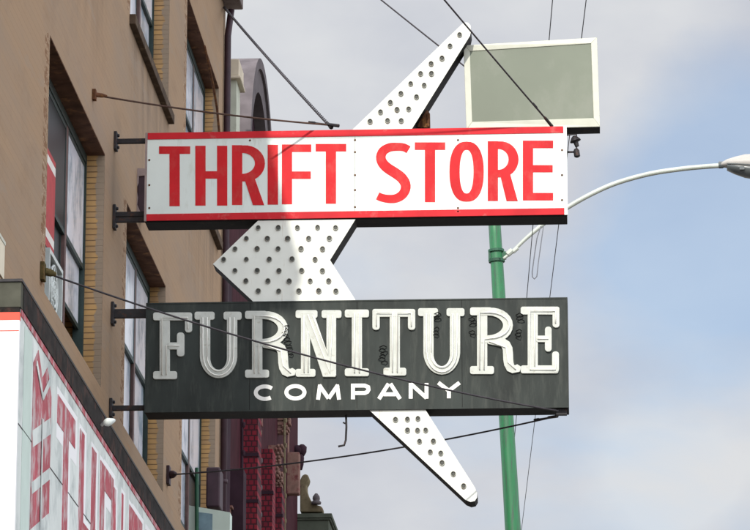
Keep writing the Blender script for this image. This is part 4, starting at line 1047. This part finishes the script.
# cream fitting at the left edge
y = fy(-2); a = at_x(-8, 276, XF); b = at_x(3.6, 240, XF)
cbx = empty('wall_box', (XF, a.y, a.z)); tag(cbx, 'cream utility box on the beige wall at the left edge of the photo', 'box')
link('body', MB().box(XF+0.001, XF+0.012, a.y, b.y, at_x(0, 276, XF).z, at_x(0, 240, XF).z), M['cream_box'], cbx, bevel=0.003)
link('cover_lip', MB().box(XF+0.001, XF+0.016, a.y-0.01, b.y+0.01, at_x(0, 240, XF).z+0.001, at_x(0, 240, XF).z+0.03), M['cream_frame'], cbx)
# posters in the near window
xg = XF-REC+0.03
y0_, y1_ = at_x(49, 200, xg).y-0.35, at_x(55, 200, xg).y
po = empty('poster', (xg, (y0_+y1_)/2, at_x(52, 262, xg).z)); tag(po, 'red and white striped poster taped inside the nearest window', 'poster')
yy = [156, 162, 171, 238, 247, 256]
for k, (v0, v1) in enumerate(zip(yy[:-1], yy[1:])):
    if k == 0: mt, nm = M['poster_red'], 'red_strip'
    else: mt, nm = ((M['poster_white'], 'white_strip') if k in (1, 3) else (M['poster_red'], 'red_strip'))
    link(nm, MB().box(xg-0.004, xg, y0_, y1_, at_x(52, v1, xg).z+0.001, at_x(52, v0, xg).z), mt, po)
# white window fan stuffed in the open sash
xg = XF-REC+0.09
pa, pb_ = at_x(50, 310, xg), at_x(66, 300, xg)
cz = at_x(57, 292, xg).z
fan = empty('window_fan', (xg, (pa.y+pb_.y)/2, cz-0.3)); tag(fan, 'white window fan standing in the open lower sash of the nearest window', 'fan')
ym = at_x(56, 290, xg).y; hw = 0.42
m = MB(); m.box(xg-0.06, xg, ym-hw, ym+hw, cz-0.28, cz-0.24); m.box(xg-0.06, xg, ym-hw, ym+hw, cz+0.24, cz+0.28)
m.box(xg-0.06, xg, ym-hw, ym-hw+0.04, cz-0.239, cz+0.239); m.box(xg-0.06, xg, ym+hw-0.04, ym+hw, cz-0.239, cz+0.239)
link('frame', m, M['plastic_white'], fan)
m = MB()
for r in (0.08, 0.15, 0.215): m.tube([(xg-0.02, ym+r*math.cos(2*PI*k/20), cz+r*math.sin(2*PI*k/20)) for k in range(21)], 0.012, 6, cap=False)
for k in range(4): a = PI*k/4; m.tube([(xg-0.02, ym+0.23*math.cos(a), cz+0.23*math.sin(a)), (xg-0.02, ym-0.23*math.cos(a), cz-0.23*math.sin(a))], 0.008, 6)
link('grille', m, M['plastic_white'], fan)
m = MB()
for k in range(5):
    a = 2*PI*k/5
    m.prism([(xg-0.05, ym+0.03*math.cos(a), cz+0.03*math.sin(a)), (xg-0.035, ym+0.2*math.cos(a+0.1), cz+0.2*math.sin(a+0.1)), (xg-0.055, ym+0.2*math.cos(a+0.8), cz+0.2*math.sin(a+0.8))], (-0.006, 0, 0))
link('blade', m, M['sash'], fan)
